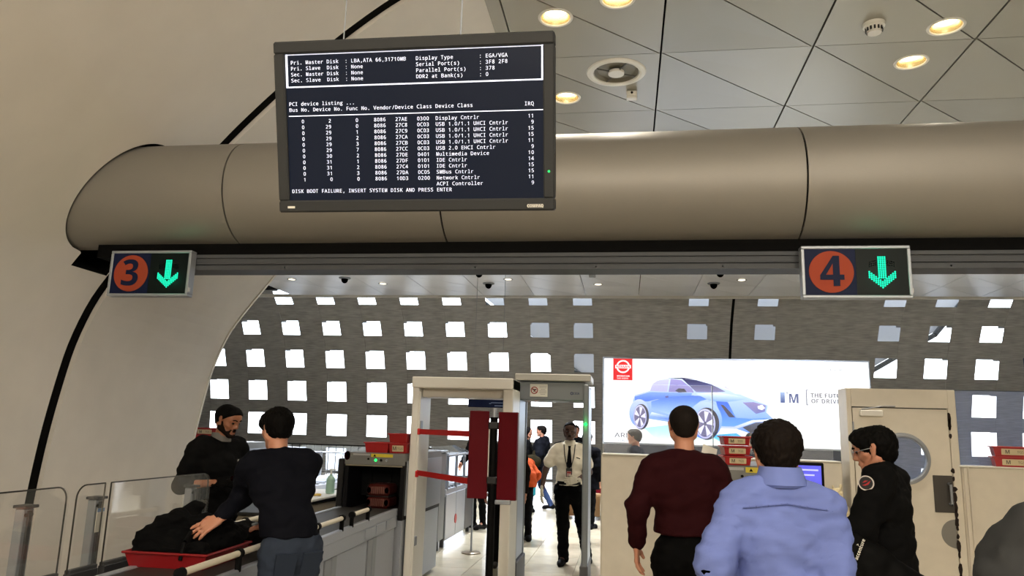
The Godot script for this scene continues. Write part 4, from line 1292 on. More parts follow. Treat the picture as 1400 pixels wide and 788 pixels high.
	part("post", MB.new().cyl(V(0, 0.02, 0), V(0, 0.95, 0), 0.013, 0.013, 14), M.alu, st)
	part("head", MB.new().cyl(V(0, 0.93, 0), V(0, 1.0, 0), 0.025, 0.025, 16), M.black, st)
	detector()

func detector() -> void:
	var d := thing("metal_detector", "grey walk-through metal detector arch with a no-weapons notice", "detector arch", V(-0.79, 0, -8.05))
	var w := 0.80
	var dp := 0.62
	var grey := mat(0.46, 0.48, 0.50, 0.4)
	var pale := mat(0.72, 0.76, 0.82, 0.35)
	for s in [-1, 1]:
		var p := part("side_panel", MB.new().box(V(s * (w / 2 - 0.025), 1.17, -dp / 2), V(0.05, 1.82, dp - 0.04), 0.01), pale, d)
		part("front_post", MB.new().box(V(s * (w / 2 - 0.03), 1.08, -0.01), V(0.062, 2.04, 0.07), 0.015), grey, d)
		part("rear_post", MB.new().box(V(s * (w / 2 - 0.03), 1.08, -dp + 0.01), V(0.062, 2.04, 0.07), 0.015), grey, d)
		part("foot", MB.new().box(V(s * (w / 2 - 0.035), 0.13, -dp / 2), V(0.085, 0.26, dp + 0.06), 0.01), mat(0.3, 0.3, 0.31, 0.5), d)
		for k in 2: part("sensor_plate", MB.new().box(V(s * (w / 2 - 0.025) - 0.027, 0.98 + k * 0.0, -0.2 - k * 0.14), V(0.004, 0.1, 0.05), 0.001), M.white, p)
	part("crossbar", MB.new().box(V(0, 2.02, -dp / 2), V(w - 0.08, 0.20, dp - 0.06), 0.012), grey, d)
	part("top_cap", MB.new().box(V(0.01, 2.165, -dp / 2), V(w + 0.02, 0.075, dp + 0.02), 0.01), mat(0.72, 0.71, 0.68, 0.45), d)
	part("green_lamp", MB.new().ball(V(w / 2 - 0.03, 1.68, 0.026), V(0.018, 0.018, 0.012), 8, 14), M.greenlamp, d, "lit green lamp")
	var l := OmniLight3D.new()
	l.name = "green_light"
	l.position = V(-0.79 + w / 2 - 0.03, 1.68, -7.98)
	l.light_color = Color(0.15, 1.0, 0.4)
	l.light_energy = 0.01
	l.light_size = 0.02
	l.omni_range = 20.0
	l.omni_attenuation = 2.0
	l.shadow_enabled = true
	add_child(l, true)
	var n := part("notice", MB.new().box(V(-0.14, 2.025, -0.028), V(0.19, 0.135, 0.006), 0.002), M.paper, d, "white no-weapons notice")
	var rg := MB.new()
	rg.ring(V(-0.187, 2.025, -0.0235), V(0, 0, 1), [Vector2(0.030, 0.0), Vector2(0.030, 0.001), Vector2(0.039, 0.001), Vector2(0.039, 0.0)], 28)
	rg.box(V(-0.187, 2.025, -0.0228), V(0.066, 0.007, 0.0012), 0.0, Basis(V(0, 0, 1), -PI / 4))
	part("prohibition_ring", rg, mat(0.55, 0.06, 0.08, 0.6), n)
	var gun := PackedVector2Array([Vector2(-0.022, 0.012), Vector2(0.022, 0.012), Vector2(0.022, 0.002), Vector2(0.004, 0.001), Vector2(0.010, -0.018), Vector2(0.0, -0.018), Vector2(-0.006, 0.0), Vector2(-0.022, 0.002)])
	for i in gun.size(): gun[i].x = -gun[i].x
	part("pistol_mark", MB.new().prism(gun, 0.001, T(-0.187, 2.026, -0.0236)), M.black, n)
	var tx := MB.new()
	for k in 6: tx.box(V(-0.095, 2.07 - k * 0.017, -0.0245), V(0.078 if k % 3 != 2 else 0.05, 0.005, 0.0006))
	part("print", tx, mat(0.55, 0.55, 0.56, 0.7), n)
	var lg := MB.new()
	lg.ring(V(0.215, 2.0, -0.0285), V(0, 0, 1), [Vector2(0.008, 0.0), Vector2(0.008, 0.001), Vector2(0.016, 0.001), Vector2(0.016, 0.0)], 20)
	write(lg, "CEIA", 0.032, T(0.262, 2.0, -0.0275), false, true, true)
	part("maker_mark", lg, mat(0.12, 0.16, 0.32, 0.5), d)

func fill_poly(im: Image, p: PackedVector2Array, c0: Color, c1: Color) -> void:  # flat print: a filled polygon, toned from top to bottom
	var y0 := 1e9
	var y1 := -1e9
	for q in p:
		y0 = minf(y0, q.y)
		y1 = maxf(y1, q.y)
	for y in range(maxi(0, int(ceil(y0))), mini(im.get_height() - 1, int(floor(y1))) + 1):
		var xs := []
		for i in p.size():
			var a := p[i]
			var b := p[(i + 1) % p.size()]
			if (a.y <= y) != (b.y <= y): xs.append(a.x + (y - a.y) / (b.y - a.y) * (b.x - a.x))
		xs.sort()
		var c := c0.lerp(c1, (y - y0) / maxf(1.0, y1 - y0))
		for k in range(0, xs.size() - 1, 2):
			var x0 := int(round(xs[k]))
			im.fill_rect(Rect2i(x0, y, maxi(1, int(round(xs[k + 1])) - x0), 1), c)

func ad_point(x: float, y: float) -> Vector2:
	var u := (x - 20.0) / 1342.0
	return Vector2(u * 1400.0, (y - 32.0 - 28.0 * u) / (440.0 + 22.0 * u) * 460.0)

func ad_poly(im: Image, pts: Array, c0: Color, c1: Color) -> void:
	var c := Curve2D.new()
	var p := PackedVector2Array()
	for i in range(0, pts.size(), 2): p.append(ad_point(pts[i], pts[i + 1]))
	fill_poly(im, p, c0, c1)

func ad_ellipse(im: Image, x: float, y: float, rx: float, ry: float, c0: Color, c1: Color) -> void:
	var pts := []
	for i in 40: pts.append_array([x + cos(TAU * i / 40) * rx, y + sin(TAU * i / 40) * ry])
	ad_poly(im, pts, c0, c1)

func img_text(im: Image, s: String, x: float, y: float, h: float, c: Color, bold := false, sx := 1.0) -> void:
	var tm := text_mesh(s, h, false, bold)
	for k in tm.get_surface_count():
		var ar := tm.surface_get_arrays(k)
		var vs: PackedVector3Array = ar[Mesh.ARRAY_VERTEX]
		var ns: PackedVector3Array = ar[Mesh.ARRAY_NORMAL]
		var ix: PackedInt32Array = ar[Mesh.ARRAY_INDEX] if ar[Mesh.ARRAY_INDEX] else PackedInt32Array(range(vs.size()))
		for i in range(0, ix.size(), 3):
			if ns[ix[i]].z < 0.5: continue
			var p := PackedVector2Array()
			for j in 3: p.append(Vector2(x + vs[ix[i + j]].x * sx, y - vs[ix[i + j]].y))
			fill_poly(im, p, c, c)

func wheel(im: Image, x: float, y: float, rx: float, ry: float) -> void:
	ad_ellipse(im, x + rx * 0.18, y, rx * 1.2, ry * 1.08, Color(0.12, 0.13, 0.2), Color(0.16, 0.18, 0.26))
	ad_ellipse(im, x, y, rx, ry, Color(0.78, 0.79, 0.9), Color(0.72, 0.73, 0.86))
	ad_ellipse(im, x, y, rx * 0.88, ry * 0.88, Color(0.42, 0.41, 0.52), Color(0.36, 0.36, 0.48))
	for k in 5:
		var a := TAU * k / 5 - 0.4
		var b := a + 0.55
		ad_poly(im, [x, y, x + cos(a) * rx * 0.86, y + sin(a) * ry * 0.86, x + cos(b) * rx * 0.86, y + sin(b) * ry * 0.86], Color(0.9, 0.9, 0.97), Color(0.82, 0.82, 0.92))
	ad_ellipse(im, x, y, rx * 0.14, ry * 0.14, Color(0.3, 0.3, 0.4), Color(0.3, 0.3, 0.4))

func advert() -> Image:
	var im := Image.create(1400, 460, false, Image.FORMAT_RGBA8)
	var W := Color(0.97, 0.975, 1.0)
	im.fill(W)
	var blue := Color(0.22, 0.40, 0.80)
	var pale := Color(0.86, 0.89, 0.98)
	ad_poly(im, [230, 400, 480, 372, 620, 470, 560, 485, 300, 470], Color(0.62, 0.84, 0.95), Color(0.93, 0.97, 1.0))
	ad_poly(im, [560, 440, 700, 430, 760, 470, 640, 485], Color(0.3, 0.62, 0.85), Color(0.7, 0.88, 0.96))
	# body
	ad_poly(im, [172, 300, 172, 255, 182, 228, 240, 212, 262, 205, 275, 168, 310, 148, 370, 136, 430, 138, 500, 148, 580, 172, 650, 200, 720, 225, 790, 256, 860, 286, 852, 322, 882, 354, 876, 376, 835, 425, 770, 432, 690, 404, 620, 402, 600, 420, 480, 398, 370, 372, 250, 352, 180, 330], pale, Color(0.45, 0.58, 0.9))
	ad_poly(im, [182, 236, 262, 212, 480, 218, 470, 246, 300, 250, 250, 262, 182, 262], Color(0.55, 0.66, 0.95), Color(0.30, 0.46, 0.86))
	ad_poly(im, [268, 262, 350, 238, 480, 232, 600, 240, 520, 262, 470, 300, 440, 345, 380, 338, 268, 300], Color(0.32, 0.48, 0.88), Color(0.72, 0.8, 0.98))
	ad_poly(im, [270, 318, 380, 346, 480, 352, 480, 372, 370, 362, 255, 340], Color(0.9, 0.93, 1.0), Color(0.2, 0.36, 0.74))
	ad_poly(im, [500, 222, 600, 214, 700, 232, 760, 252, 700, 262, 620, 270, 560, 256], Color(0.93, 0.95, 1.0), Color(0.5, 0.62, 0.95))
	ad_poly(im, [600, 262, 660, 268, 700, 350, 780, 356, 868, 352, 800, 372, 690, 392, 622, 392, 618, 330], Color(0.24, 0.42, 0.86), Color(0.45, 0.62, 0.96))
	ad_poly(im, [622, 280, 640, 284, 696, 348, 664, 346], Color(0.06, 0.08, 0.16), Color(0.1, 0.13, 0.28))
	ad_poly(im, [618, 394, 690, 396, 780, 362, 880, 358, 878, 366, 790, 374, 700, 408, 618, 404], Color(0.9, 0.92, 0.98), Color(0.7, 0.74, 0.84))
	ad_poly(im, [730, 400, 800, 374, 872, 372, 830, 420, 770, 428], Color(0.34, 0.37, 0.44), Color(0.14, 0.15, 0.2))
	ad_poly(im, [735, 270, 790, 268, 850, 286, 845, 318, 800, 330], Color(0.55, 0.52, 0.66), Color(0.42, 0.44, 0.62))
	ad_poly(im, [808, 290, 832, 282, 846, 300, 830, 310, 812, 304], Color(1, 1, 1), Color(1, 1, 1))
	# glass
	ad_poly(im, [262, 206, 276, 168, 300, 152, 362, 144, 350, 212], Color(0.80, 0.80, 0.9), Color(0.72, 0.72, 0.86))
	ad_poly(im, [358, 212, 370, 143, 425, 150, 480, 196, 488, 216], Color(0.66, 0.64, 0.78), Color(0.55, 0.54, 0.72))
	ad_poly(im, [428, 142, 500, 150, 580, 174, 650, 212, 600, 216, 500, 214], Color(0.24, 0.24, 0.34), Color(0.5, 0.5, 0.64))
	ad_poly(im, [640, 178, 720, 226, 700, 224, 648, 196], Color(0.75, 0.75, 0.85), Color(0.9, 0.9, 0.97))
	ad_poly(im, [392, 206, 410, 194, 440, 196, 452, 214, 410, 216], Color(0.12, 0.13, 0.2), Color(0.3, 0.3, 0.4))
	ad_poly(im, [340, 234, 358, 232, 356, 244, 342, 244], Color(0.35, 0.38, 0.6), Color(0.35, 0.38, 0.6))
	ad_poly(im, [350, 140, 430, 137, 500, 146, 428, 143], Color(0.2, 0.2, 0.28), Color(0.3, 0.3, 0.4))
	# arches and wheels
	ad_ellipse(im, 205, 322, 52, 72, Color(0.78, 0.82, 0.97), Color(0.5, 0.6, 0.92))
	ad_ellipse(im, 545, 362, 84, 98, Color(0.74, 0.8, 0.98), Color(0.4, 0.55, 0.92))
	wheel(im, 209, 342, 34, 62)
	wheel(im, 543, 380, 52, 78)
	im.adjust_bcs(1.0, 1.12, 1.4)
	# emblem, lettering
	ad_poly(im, [68, 32, 170, 34, 170, 150, 68, 148], Color(0.88, 0.16, 0.18), Color(0.86, 0.14, 0.16))
	ad_ellipse(im, 120, 76, 36, 35, Color(1, 1, 1), Color(1, 1, 1))
	ad_ellipse(im, 120, 76, 28, 27, Color(0.88, 0.16, 0.18), Color(0.88, 0.16, 0.18))
	ad_poly(im, [78, 67, 162, 68, 162, 86, 78, 85], Color(1, 1, 1), Color(1, 1, 1))
	var q := ad_point(83, 76)
	img_text(im, "NISSAN", q.x, q.y, 17, Color(0.88, 0.2, 0.22), true, 1.25)
	q = ad_point(87, 126)
	img_text(im, "INNOVATION", q.x, q.y, 11, Color(1, 1, 1), true, 1.0)
	q = ad_point(87, 138)
	img_text(im, "THAT EXCITES", q.x, q.y, 10, Color(1, 1, 1), true, 0.95)
	q = ad_point(76, 436)
	img_text(im, "ARIYA", q.x, q.y, 34, Color(0.25, 0.27, 0.35), false, 1.45)
	q = ad_point(94, 464)
	img_text(im, "CONCEPT", q.x, q.y, 15, Color(0.6, 0.62, 0.7), false, 1.2)
	q = ad_point(922, 246)
	ad_poly(im, [924, 216, 946, 216, 946, 272, 924, 272], Color(0.62, 0.7, 0.85), Color(0.16, 0.26, 0.5))
	q = ad_point(952, 232)
	img_text(im, "'", q.x, q.y, 44, Color(0.5, 0.52, 0.6), true)
	q = ad_point(962, 250)
	img_text(im, "M", q.x, q.y, 66, Color(0.24, 0.3, 0.5), true, 1.0)
	ad_poly(im, [1050, 204, 1062, 204, 1062, 208, 1055, 208, 1055, 282, 1062, 282, 1062, 286, 1050, 286], Color(0.42, 0.43, 0.5), Color(0.42, 0.43, 0.5))
	q = ad_point(1073, 234)
	img_text(im, "THE FUTURE", q.x, q.y, 30, Color(0.34, 0.34, 0.38), true, 1.12)
	q = ad_point(1073, 264)
	img_text(im, "OF DRIVING", q.x, q.y, 30, Color(0.42, 0.42, 0.46), true, 1.12)
	q = ad_point(1030, 100)
	img_text(im, "N  I  S  S  A  N", q.x, q.y, 13, Color(0.72, 0.72, 0.74), true, 1.0)
	q = ad_point(1168, 100)
	img_text(im, "INTEL. M.", q.x, q.y, 16, Color(0.62, 0.62, 0.65), true, 1.0)
	return im

func booth() -> void:
	var zf := -7.5
	struct("wall_counter", "cream half-height partition wall below the glass, left of the door", MB.new().box(V(0.87, 0.695, zf - 0.15), V(2.22, 1.39, 0.3), 0.012), M.cream)
	struct("wall_counter_end", "cream half-height partition wall below the glass, right of the door", MB.new().box(V(5.02, 0.695, zf - 0.15), V(4.03, 1.39, 0.3), 0.012), M.cream)
	struct("trim_7", "white ledge along the top of the left partition wall", MB.new().box(V(0.87, 1.395, zf - 0.15), V(2.2, 0.012, 0.32), 0.003), M.white)
	struct("trim_8", "white ledge along the top of the right partition wall", MB.new().box(V(5.0, 1.395, zf - 0.15), V(4.04, 0.012, 0.32), 0.003), M.white)
	for w in [["window_1", -0.235, 0.84, "left pane of the glass screen above the half-height partition"], ["window_2", 0.85, 1.965, "right pane of the glass screen above the half-height partition, beside the door box"], ["window_3", 3.01, 5.2, "glass screen right of the door, above the partition with the red bins"]]:
		var g := struct(w[0], w[3], MB.new().box(V((w[1] + w[2]) / 2, 1.745, zf - 0.24), V(w[2] - w[1], 0.69, 0.012)), M.boothglass if w[0] == "window_3" else M.clearglass)
		part("edge", MB.new().box(V(w[1] - 0.003, 1.745, zf - 0.24), V(0.008, 0.69, 0.016)), mat(0.3, 0.34, 0.36, 0.3), g)
		if w[0] == "window_3": part("edge", MB.new().box(V((w[1] + w[2]) / 2, 2.094, zf - 0.24), V(w[2] - w[1], 0.008, 0.016)), mat(0.3, 0.34, 0.36, 0.3), g)
	# door box: wall with door
	var fr := MB.new()
	fr.box(V(2.068, 1.04, zf - 0.14), V(0.044, 2.08, 0.28), 0.006).box(V(2.965, 1.04, zf - 0.14), V(0.07, 2.08, 0.28), 0.006).box(V(2.51, 1.995, zf - 0.14), V(0.842, 0.17, 0.28), 0.0)
	struct("wall_booth", "cream box wall around the door with the round window", fr, M.cream)
	struct("trim_9", "thin vertical edge strip right of the door", MB.new().box(V(3.03, 0.69, zf + 0.008), V(0.03, 1.38, 0.016), 0.003).box(V(3.06, 0.7, zf + 0.006), V(0.012, 1.38, 0.012), 0.002), M.cream)
	var poly := CSGCombiner3D.new()
	poly.name = "door_1"
	var slab := CSGBox3D.new()
	slab.name = "slab"
	slab.size = V(0.828, 1.896, 0.045)
	slab.position = V(2.511, 0.952, zf - 0.03)
	slab.material = M.cream
	poly.add_child(slab)
	var hole := CSGCylinder3D.new()
	hole.name = "hole"
	hole.operation = CSGShape3D.OPERATION_SUBTRACTION
	hole.radius = 0.2
	hole.height = 0.3
	hole.sides = 48
	hole.rotation.x = PI / 2
	hole.position = V(2.52, 1.445, zf)
	hole.material = M.alu
	poly.add_child(hole)
	add_child(poly)
	tag(poly, "cream door with a round window, steel plate and chipped edge", "", "", "structure")
	part("gap", MB.new().box(V(2.511, 1.908, zf - 0.05), V(0.84, 0.012, 0.03)).box(V(2.093, 0.955, zf - 0.05), V(0.012, 1.906, 0.03)).box(V(2.928, 0.955, zf - 0.05), V(0.012, 1.906, 0.03)), M.dark, poly)
	part("porthole_ring", MB.new().ring(V(2.52, 1.445, zf - 0.008), V(0, 0, 1), [Vector2(0.195, -0.02), Vector2(0.195, 0.012), Vector2(0.205, 0.02), Vector2(0.228, 0.018), Vector2(0.235, 0.0)], 48), M.alu, poly, "aluminium porthole ring")
	part("porthole_glass", MB.new().cyl(V(2.52, 1.445, zf - 0.035), V(2.52, 1.445, zf - 0.027), 0.2, 0.2, 48), M.boothglass, poly, "round glass")
	part("push_plate", MB.new().box(V(2.84, 1.145, zf - 0.002), V(0.165, 0.325, 0.012), 0.003), mat(0.32, 0.31, 0.30, 0.35, 0.7), poly, "dark steel plate")
	part("handle", MB.new().tube([V(2.885, 1.235, zf), V(2.885, 1.235, zf + 0.05), V(2.885, 1.06, zf + 0.05), V(2.885, 1.06, zf)], 0.011, 12), M.alu, poly, "steel pull handle")
	var hd := PackedVector2Array()
	for k in 25: hd.append(Vector2(-cos(-PI / 2 + PI * k / 24) * 0.125, sin(-PI / 2 + PI * k / 24) * 0.125))
	part("half_disc", MB.new().prism(hd, 0.004, T(2.923, 0.80, zf - 0.004)), mat(0.5, 0.49, 0.47, 0.5), poly, "grey half-round plate")
	part("door_closer", MB.new().box(V(2.255, 1.85, zf + 0.016), V(0.2, 0.055, 0.05), 0.006), M.white, poly)
	part("closer_arm", MB.new().tube([V(2.17, 1.885, zf + 0.02), V(2.35, 1.915, zf + 0.03), V(2.47, 1.918, zf + 0.01)], 0.006, 6), M.alu, poly)
	for y in [1.72, 0.95, 0.2]: part("hinge", MB.new().box(V(2.095, y, zf - 0.002), V(0.014, 0.1, 0.016), 0.002), M.alu, poly)
	var ch := [1.82, 1.77, 1.73, 1.66, 1.35, 1.28, 1.19, 1.12, 1.03, 0.97, 0.9, 0.85, 0.78, 0.7, 0.62, 0.5, 0.42, 0.33]
	for y in ch:
		var hgt := 0.02 + rng.randf() * 0.045
		var wd := 0.012 + rng.randf() * 0.016
		var p := PackedVector2Array()
		for k in 9:
			var a := TAU * k / 9
			p.append(Vector2(cos(a) * wd * (0.6 + rng.randf() * 0.5), sin(a) * hgt * (0.7 + rng.randf() * 0.4)))
		part("chipped_spot", MB.new().prism(p, 0.004, T(2.931, y, zf + 0.003)), mat(0.13, 0.08, 0.06, 0.9), poly)
	# scanner in front of the partition, bins, blue monitor
	scanner("baggage_scanner", "right baggage x-ray scanner between the burgundy and the blue shirt man", V(0.93, 0, -6.0), 0.66, 1.2, 1.385, 0.80, 1.235, 0.05)
	var bl := ["bottom red bin of the labelled stack on the right scanner", "middle red bin of the labelled stack on the right scanner", "top red bin of the labelled stack on the right scanner"]
	for k in 3: bin(bl[k], V(0.837 - k * 0.002, 1.387 + k * 0.0735, -6.15), 0, V(0.198, 0.068, 0.3), "stacked red bins on the right scanner")
	solo("paper_sheet", "bluish white sheet leaning behind the stacked red bins", "paper", MB.new().box(V(0, 0.06, 0), V(0.12, 0.13, 0.003), 0.0, Basis.from_euler(V(-0.5, 0.3, -0.4))), M.paper, V(0.66, 1.40, -6.35))
	var mo := thing("operator_monitor", "small monitor with a blue screen right of the blue shirt man's head", "monitor", V(1.40, 1.265, -6.55), -0.08)
	part("casing", MB.new().box(V(0.03, 0, -0.03), V(0.31, 0.29, 0.05), 0.008), M.black, mo)
	part("screen", MB.new().box(V(0.03, 0.005, -0.002), V(0.265, 0.23, 0.006)), glow(0.33, 0.34, 0.86, 0.85), mo, "lit blue screen")
	var tx := MB.new()
	for k in [[0.03, 0.085, 0.22], [0.03, 0.045, 0.16], [0.03, -0.06, 0.03]]: tx.box(V(k[0], k[1], 0.0015), V(k[2], 0.012 if k[2] > 0.1 else 0.03, 0.001))
	part("screen_lines", tx, glow(0.7, 0.72, 1.0, 0.9), mo)
	part("stand", MB.new().cyl(V(0, -0.14, -0.04), V(0, -1.25, -0.04), 0.025, 0.025, 14).cyl(V(0, -1.265, -0.04), V(0, -1.24, -0.04), 0.15, 0.15, 24), M.dark, mo)
	var ho := thing("glove_holder", "dark box holder at the right of the blue monitor", "holder", V(1.635, 1.10, -6.6))
	part("box", MB.new().box(V(0, 0, 0), V(0.07, 0.13, 0.06), 0.006), M.dark, ho)
	part("stem", MB.new().cyl(V(0, -0.06, 0), V(0, -1.1, 0), 0.015, 0.015, 10), M.dark, ho)
	var gs := SDF.new(0.007, 110.0).cap(V(1.68, 1.18, -6.55), V(1.72, 1.06, -6.54), 0.03, 0.028).cap(V(1.72, 1.06, -6.54), V(1.75, 0.97, -6.53), 0.028, 0.016).cap(V(1.66, 1.18, -6.55), V(1.645, 1.23, -6.55), 0.016, 0.008).cap(V(1.69, 1.18, -6.55), V(1.71, 1.235, -6.55), 0.014, 0.008).fold(V(30, 30, 30), 0.012)
	solo("paper_bag", "crumpled cream paper hanging beside the blue monitor", "paper", gs.into(MB.new()), mat(0.85, 0.8, 0.66, 0.8))
	bin("lower red bin on the ledge at the right edge of the photo", V(3.50, 1.402, -7.62), -0.25, V(0.34, 0.09, 0.2), "red bins on the right ledge")
	bin("upper red bin on the ledge at the right edge of the photo", V(3.50, 1.494, -7.62), -0.25, V(0.34, 0.09, 0.2), "red bins on the right ledge")

func background() -> void:
	# lit advertising panel
	var t := thing("advertising_panel", "long lit white advertising panel with a blue car behind the partition", "advertisement", V(2.045, 2.235, -15.0))
	var w := 4.95
	var h := 1.63
	part("casing", MB.new().box(V(0, 0, -0.12), V(w + 0.06, h + 0.06, 0.22), 0.01), M.alu, t)
	var pm := StandardMaterial3D.new()
	var im := advert()
	var tex := ImageTexture.create_from_image(im)
	pm.albedo_texture = tex
	pm.albedo_color = Color(0.4, 0.4, 0.4)
	pm.roughness = 0.3
	pm.emission_enabled = true
	pm.emission = Color.BLACK
	pm.emission_texture = tex
	pm.emission_energy_multiplier = 1.1
	var f := MB.new()
	f.quaduv(V(-w / 2, -h / 2, 0.001), V(w / 2, -h / 2, 0.001), V(w / 2, h / 2, 0.001), V(-w / 2, h / 2, 0.001))
	part("print", f, pm, t, "lit printed picture of a blue car")
	part("plinth", MB.new().box(V(0, -1.53, -0.12), V(w, 1.41, 0.2), 0.008), M.dark, t)
	# wooden desk
	var d := thing("desk", "wooden desk with dark red front panel left of the partition", "desk", V(-0.62, 0, -14.64))
	part("top", MB.new().box(V(0, 0.93, 0), V(0.95, 0.035, 0.6), 0.006), mat(0.6, 0.66, 0.75, 0.3), d)
	part("red_panel", MB.new().box(V(0, 0.70, 0.24), V(0.9, 0.40, 0.04), 0.004), M.maroon, d)
	part("shelf", MB.new().box(V(0, 0.47, 0.2), V(0.93, 0.05, 0.3), 0.006), M.tan, d)
	for k in 3: part("lower_panel", MB.new().box(V(-0.3 + k * 0.3, 0.25, 0.1), V(0.285, 0.38, 0.04), 0.004), M.tan, d)
	for s in [-1, 1]: part("side", MB.new().box(V(s * 0.455, 0.47, 0), V(0.03, 0.9, 0.56), 0.004), M.tan, d)
	# glass enclosure over the far lanes
	for k in 2:
		var g := thing("glass_enclosure", ["steel framed glass enclosure between the navy man and the left scanner", "steel framed glass enclosure seen between the two men at the conveyor"][k], "glass enclosure", V([-5.35, -7.35][k], 0, -14.0), 0, "glass enclosures over the far lanes")
		for i in 4:
			part("upright", MB.new().box(V(-0.9 + i * 0.6, 0.55, 0.3), V(0.04, 1.1, 0.04), 0.004), M.alu, g)
			if i < 3:
				part("pane", MB.new().box(V(-0.6 + i * 0.6, 0.82, 0.3), V(0.55, 0.42, 0.008)), M.glass, g)
				part("roof_pane", MB.new().box(V(-0.6 + i * 0.6, 1.13, 0.08), V(0.56, 0.008, 0.48), 0.0, Basis.from_euler(V(0.25, 0, 0))), M.glass, g)
		part("top_rail", MB.new().box(V(0, 1.08, 0.3), V(1.86, 0.025, 0.04), 0.004), M.alu, g)
		part("low_rail", MB.new().box(V(0, 0.6, 0.3), V(1.86, 0.03, 0.04), 0.004), M.alu, g)
		part("bed", MB.new().box(V(0, 0.5, 0.1), V(1.9, 0.1, 0.9), 0.006), mat(0.68, 0.69, 0.74, 0.35, 0.3), g)
		part("skirt", MB.new().box(V(0, 0.22, 0.1), V(1.8, 0.42, 0.8), 0.006), M.dark, g)
	var rb := thing("roller_bed", "pale steel roller bed behind the sanitizer bottle", "conveyor", V(-4.55, 0, -10.6))
	part("bed", MB.new().box(V(0, 0.72, 0), V(0.7, 0.10, 3.0), 0.006), mat(0.72, 0.73, 0.76, 0.3, 0.4), rb)
	for k in 14: part("roller", MB.new().cyl(V(-0.31, 0.775, 1.4 - k * 0.215), V(0.31, 0.775, 1.4 - k * 0.215), 0.018, 0.018, 8), M.alu, rb)
	for q in [[-0.3, 1.3], [0.3, 1.3], [-0.3, -1.3], [0.3, -1.3], [-0.3, 0], [0.3, 0]]: part("leg", MB.new().box(V(q[0], 0.34, q[1]), V(0.05, 0.68, 0.05)), M.steel_dark, rb)
	# fence in front of the lowest windows
	var fe := thing("railing", "thin dark metal railing in front of the lowest windows", "railing", V(-9.5, 0, -23.6))
	part("handrail", MB.new().box(V(0, 0.95, 0), V(8, 0.04, 0.04)), M.dark, fe)
	part("foot_rail", MB.new().box(V(0, 0.1, 0), V(8, 0.03, 0.03)), M.dark, fe)
	for k in 33: part("baluster", MB.new().cyl(V(-4 + k * 0.25, 0.0, 0), V(-4 + k * 0.25, 0.95, 0), 0.012, 0.012, 6), M.dark, fe)
	# hanging navy sign
	var hs := thing("hanging_sign", "navy information sign hanging above the far end of the left lane", "sign", V(-3.32, 2.205, -18.0))
	part("board", MB.new().box(V(0, 0, 0), V(0.92, 0.19, 0.06), 0.006), M.navy, hs)
	part("glass_strip", MB.new().box(V(0, 0.125, 0.0), V(0.92, 0.05, 0.05), 0.004), mat(0.25, 0.32, 0.45, 0.3), hs)
	var st := MB.new()
	for k in [[0.25, 0.02, 0.3], [0.3, -0.05, 0.22], [0.08, 0.0, 0.05]]: st.box(V(k[0], k[1], 0.031), V(k[2], 0.02, 0.001))
	part("print", st, mat(0.45, 0.5, 0.62, 0.6), hs)
	for s in [-1, 1]: part("rod", MB.new().cyl(V(s * 0.35, 0.14, 0), V(s * 0.35, CEIL - 2.2, 0), 0.006, 0.006, 8), M.alu, hs)
	# far left scanner with red bins, mostly hidden by the officer
	scanner("baggage_scanner", "far left baggage scanner behind the officer carrying red bins", V(-5.45, 0, -9.0), 0.7, 1.4, 1.325, 0.79, 1.19, 0.05)
	bin("lower red bin behind the officer's shoulder beside the shell arch", V(-5.33, 1.327, -9.2), 0.1, V(0.3, 0.09, 0.34), "red bins behind the officer")
	bin("upper red bin behind the officer's shoulder beside the shell arch", V(-5.33, 1.419, -9.2), 0.1, V(0.3, 0.09, 0.34), "red bins behind the officer")
	var to := thing("information_totem", "dark navy upright board cut by the right edge of the photo", "totem", V(4.78, 0, -9.0))
	part("board", MB.new().box(V(0, 1.3, 0), V(0.88, 2.5, 0.08), 0.01), M.navy, to)
	part("foot", MB.new().box(V(0, 0.03, 0), V(0.9, 0.06, 0.4), 0.01), M.dark, to)

const SKIN_L := Color(0.72, 0.50, 0.40)
const SKIN_M := Color(0.58, 0.38, 0.28)
const SKIN_D := Color(0.27, 0.165, 0.12)
var last_top: SDF
var last_pants: SDF

func cloth(c: Color, rough := 0.85, rim := true) -> StandardMaterial3D:
	var m := StandardMaterial3D.new()
	m.albedo_color = c
	m.roughness = rough
	m.metallic_specular = 0.2 if rim else 0.4
	return m

func joints(over: Dictionary, h: float) -> Dictionary:
	var J := {"hipL": V(-0.09, 0.90, 0), "kneeL": V(-0.10, 0.49, -0.015), "ankL": V(-0.105, 0.085, 0.02), "toeL": V(-0.115, 0.03, -0.15),
		"hipR": V(0.09, 0.90, 0), "kneeR": V(0.10, 0.49, -0.015), "ankR": V(0.105, 0.085, 0.02), "toeR": V(0.115, 0.03, -0.15),
		"waist": V(0, 1.07, 0), "chest": V(0, 1.27, 0.0), "neck": V(0, 1.47, 0.015), "head": V(0, 1.635, -0.01),
		"shL": V(-0.185, 1.388, 0.01), "elL": V(-0.245, 1.15, 0.03), "wrL": V(-0.25, 0.90, -0.04),
		"shR": V(0.185, 1.388, 0.01), "elR": V(0.245, 1.15, 0.03), "wrR": V(0.25, 0.90, -0.04)}
	for k in over: J[k] = over[k]
	for k in J: J[k] = J[k] * (h / 1.75)
	return J

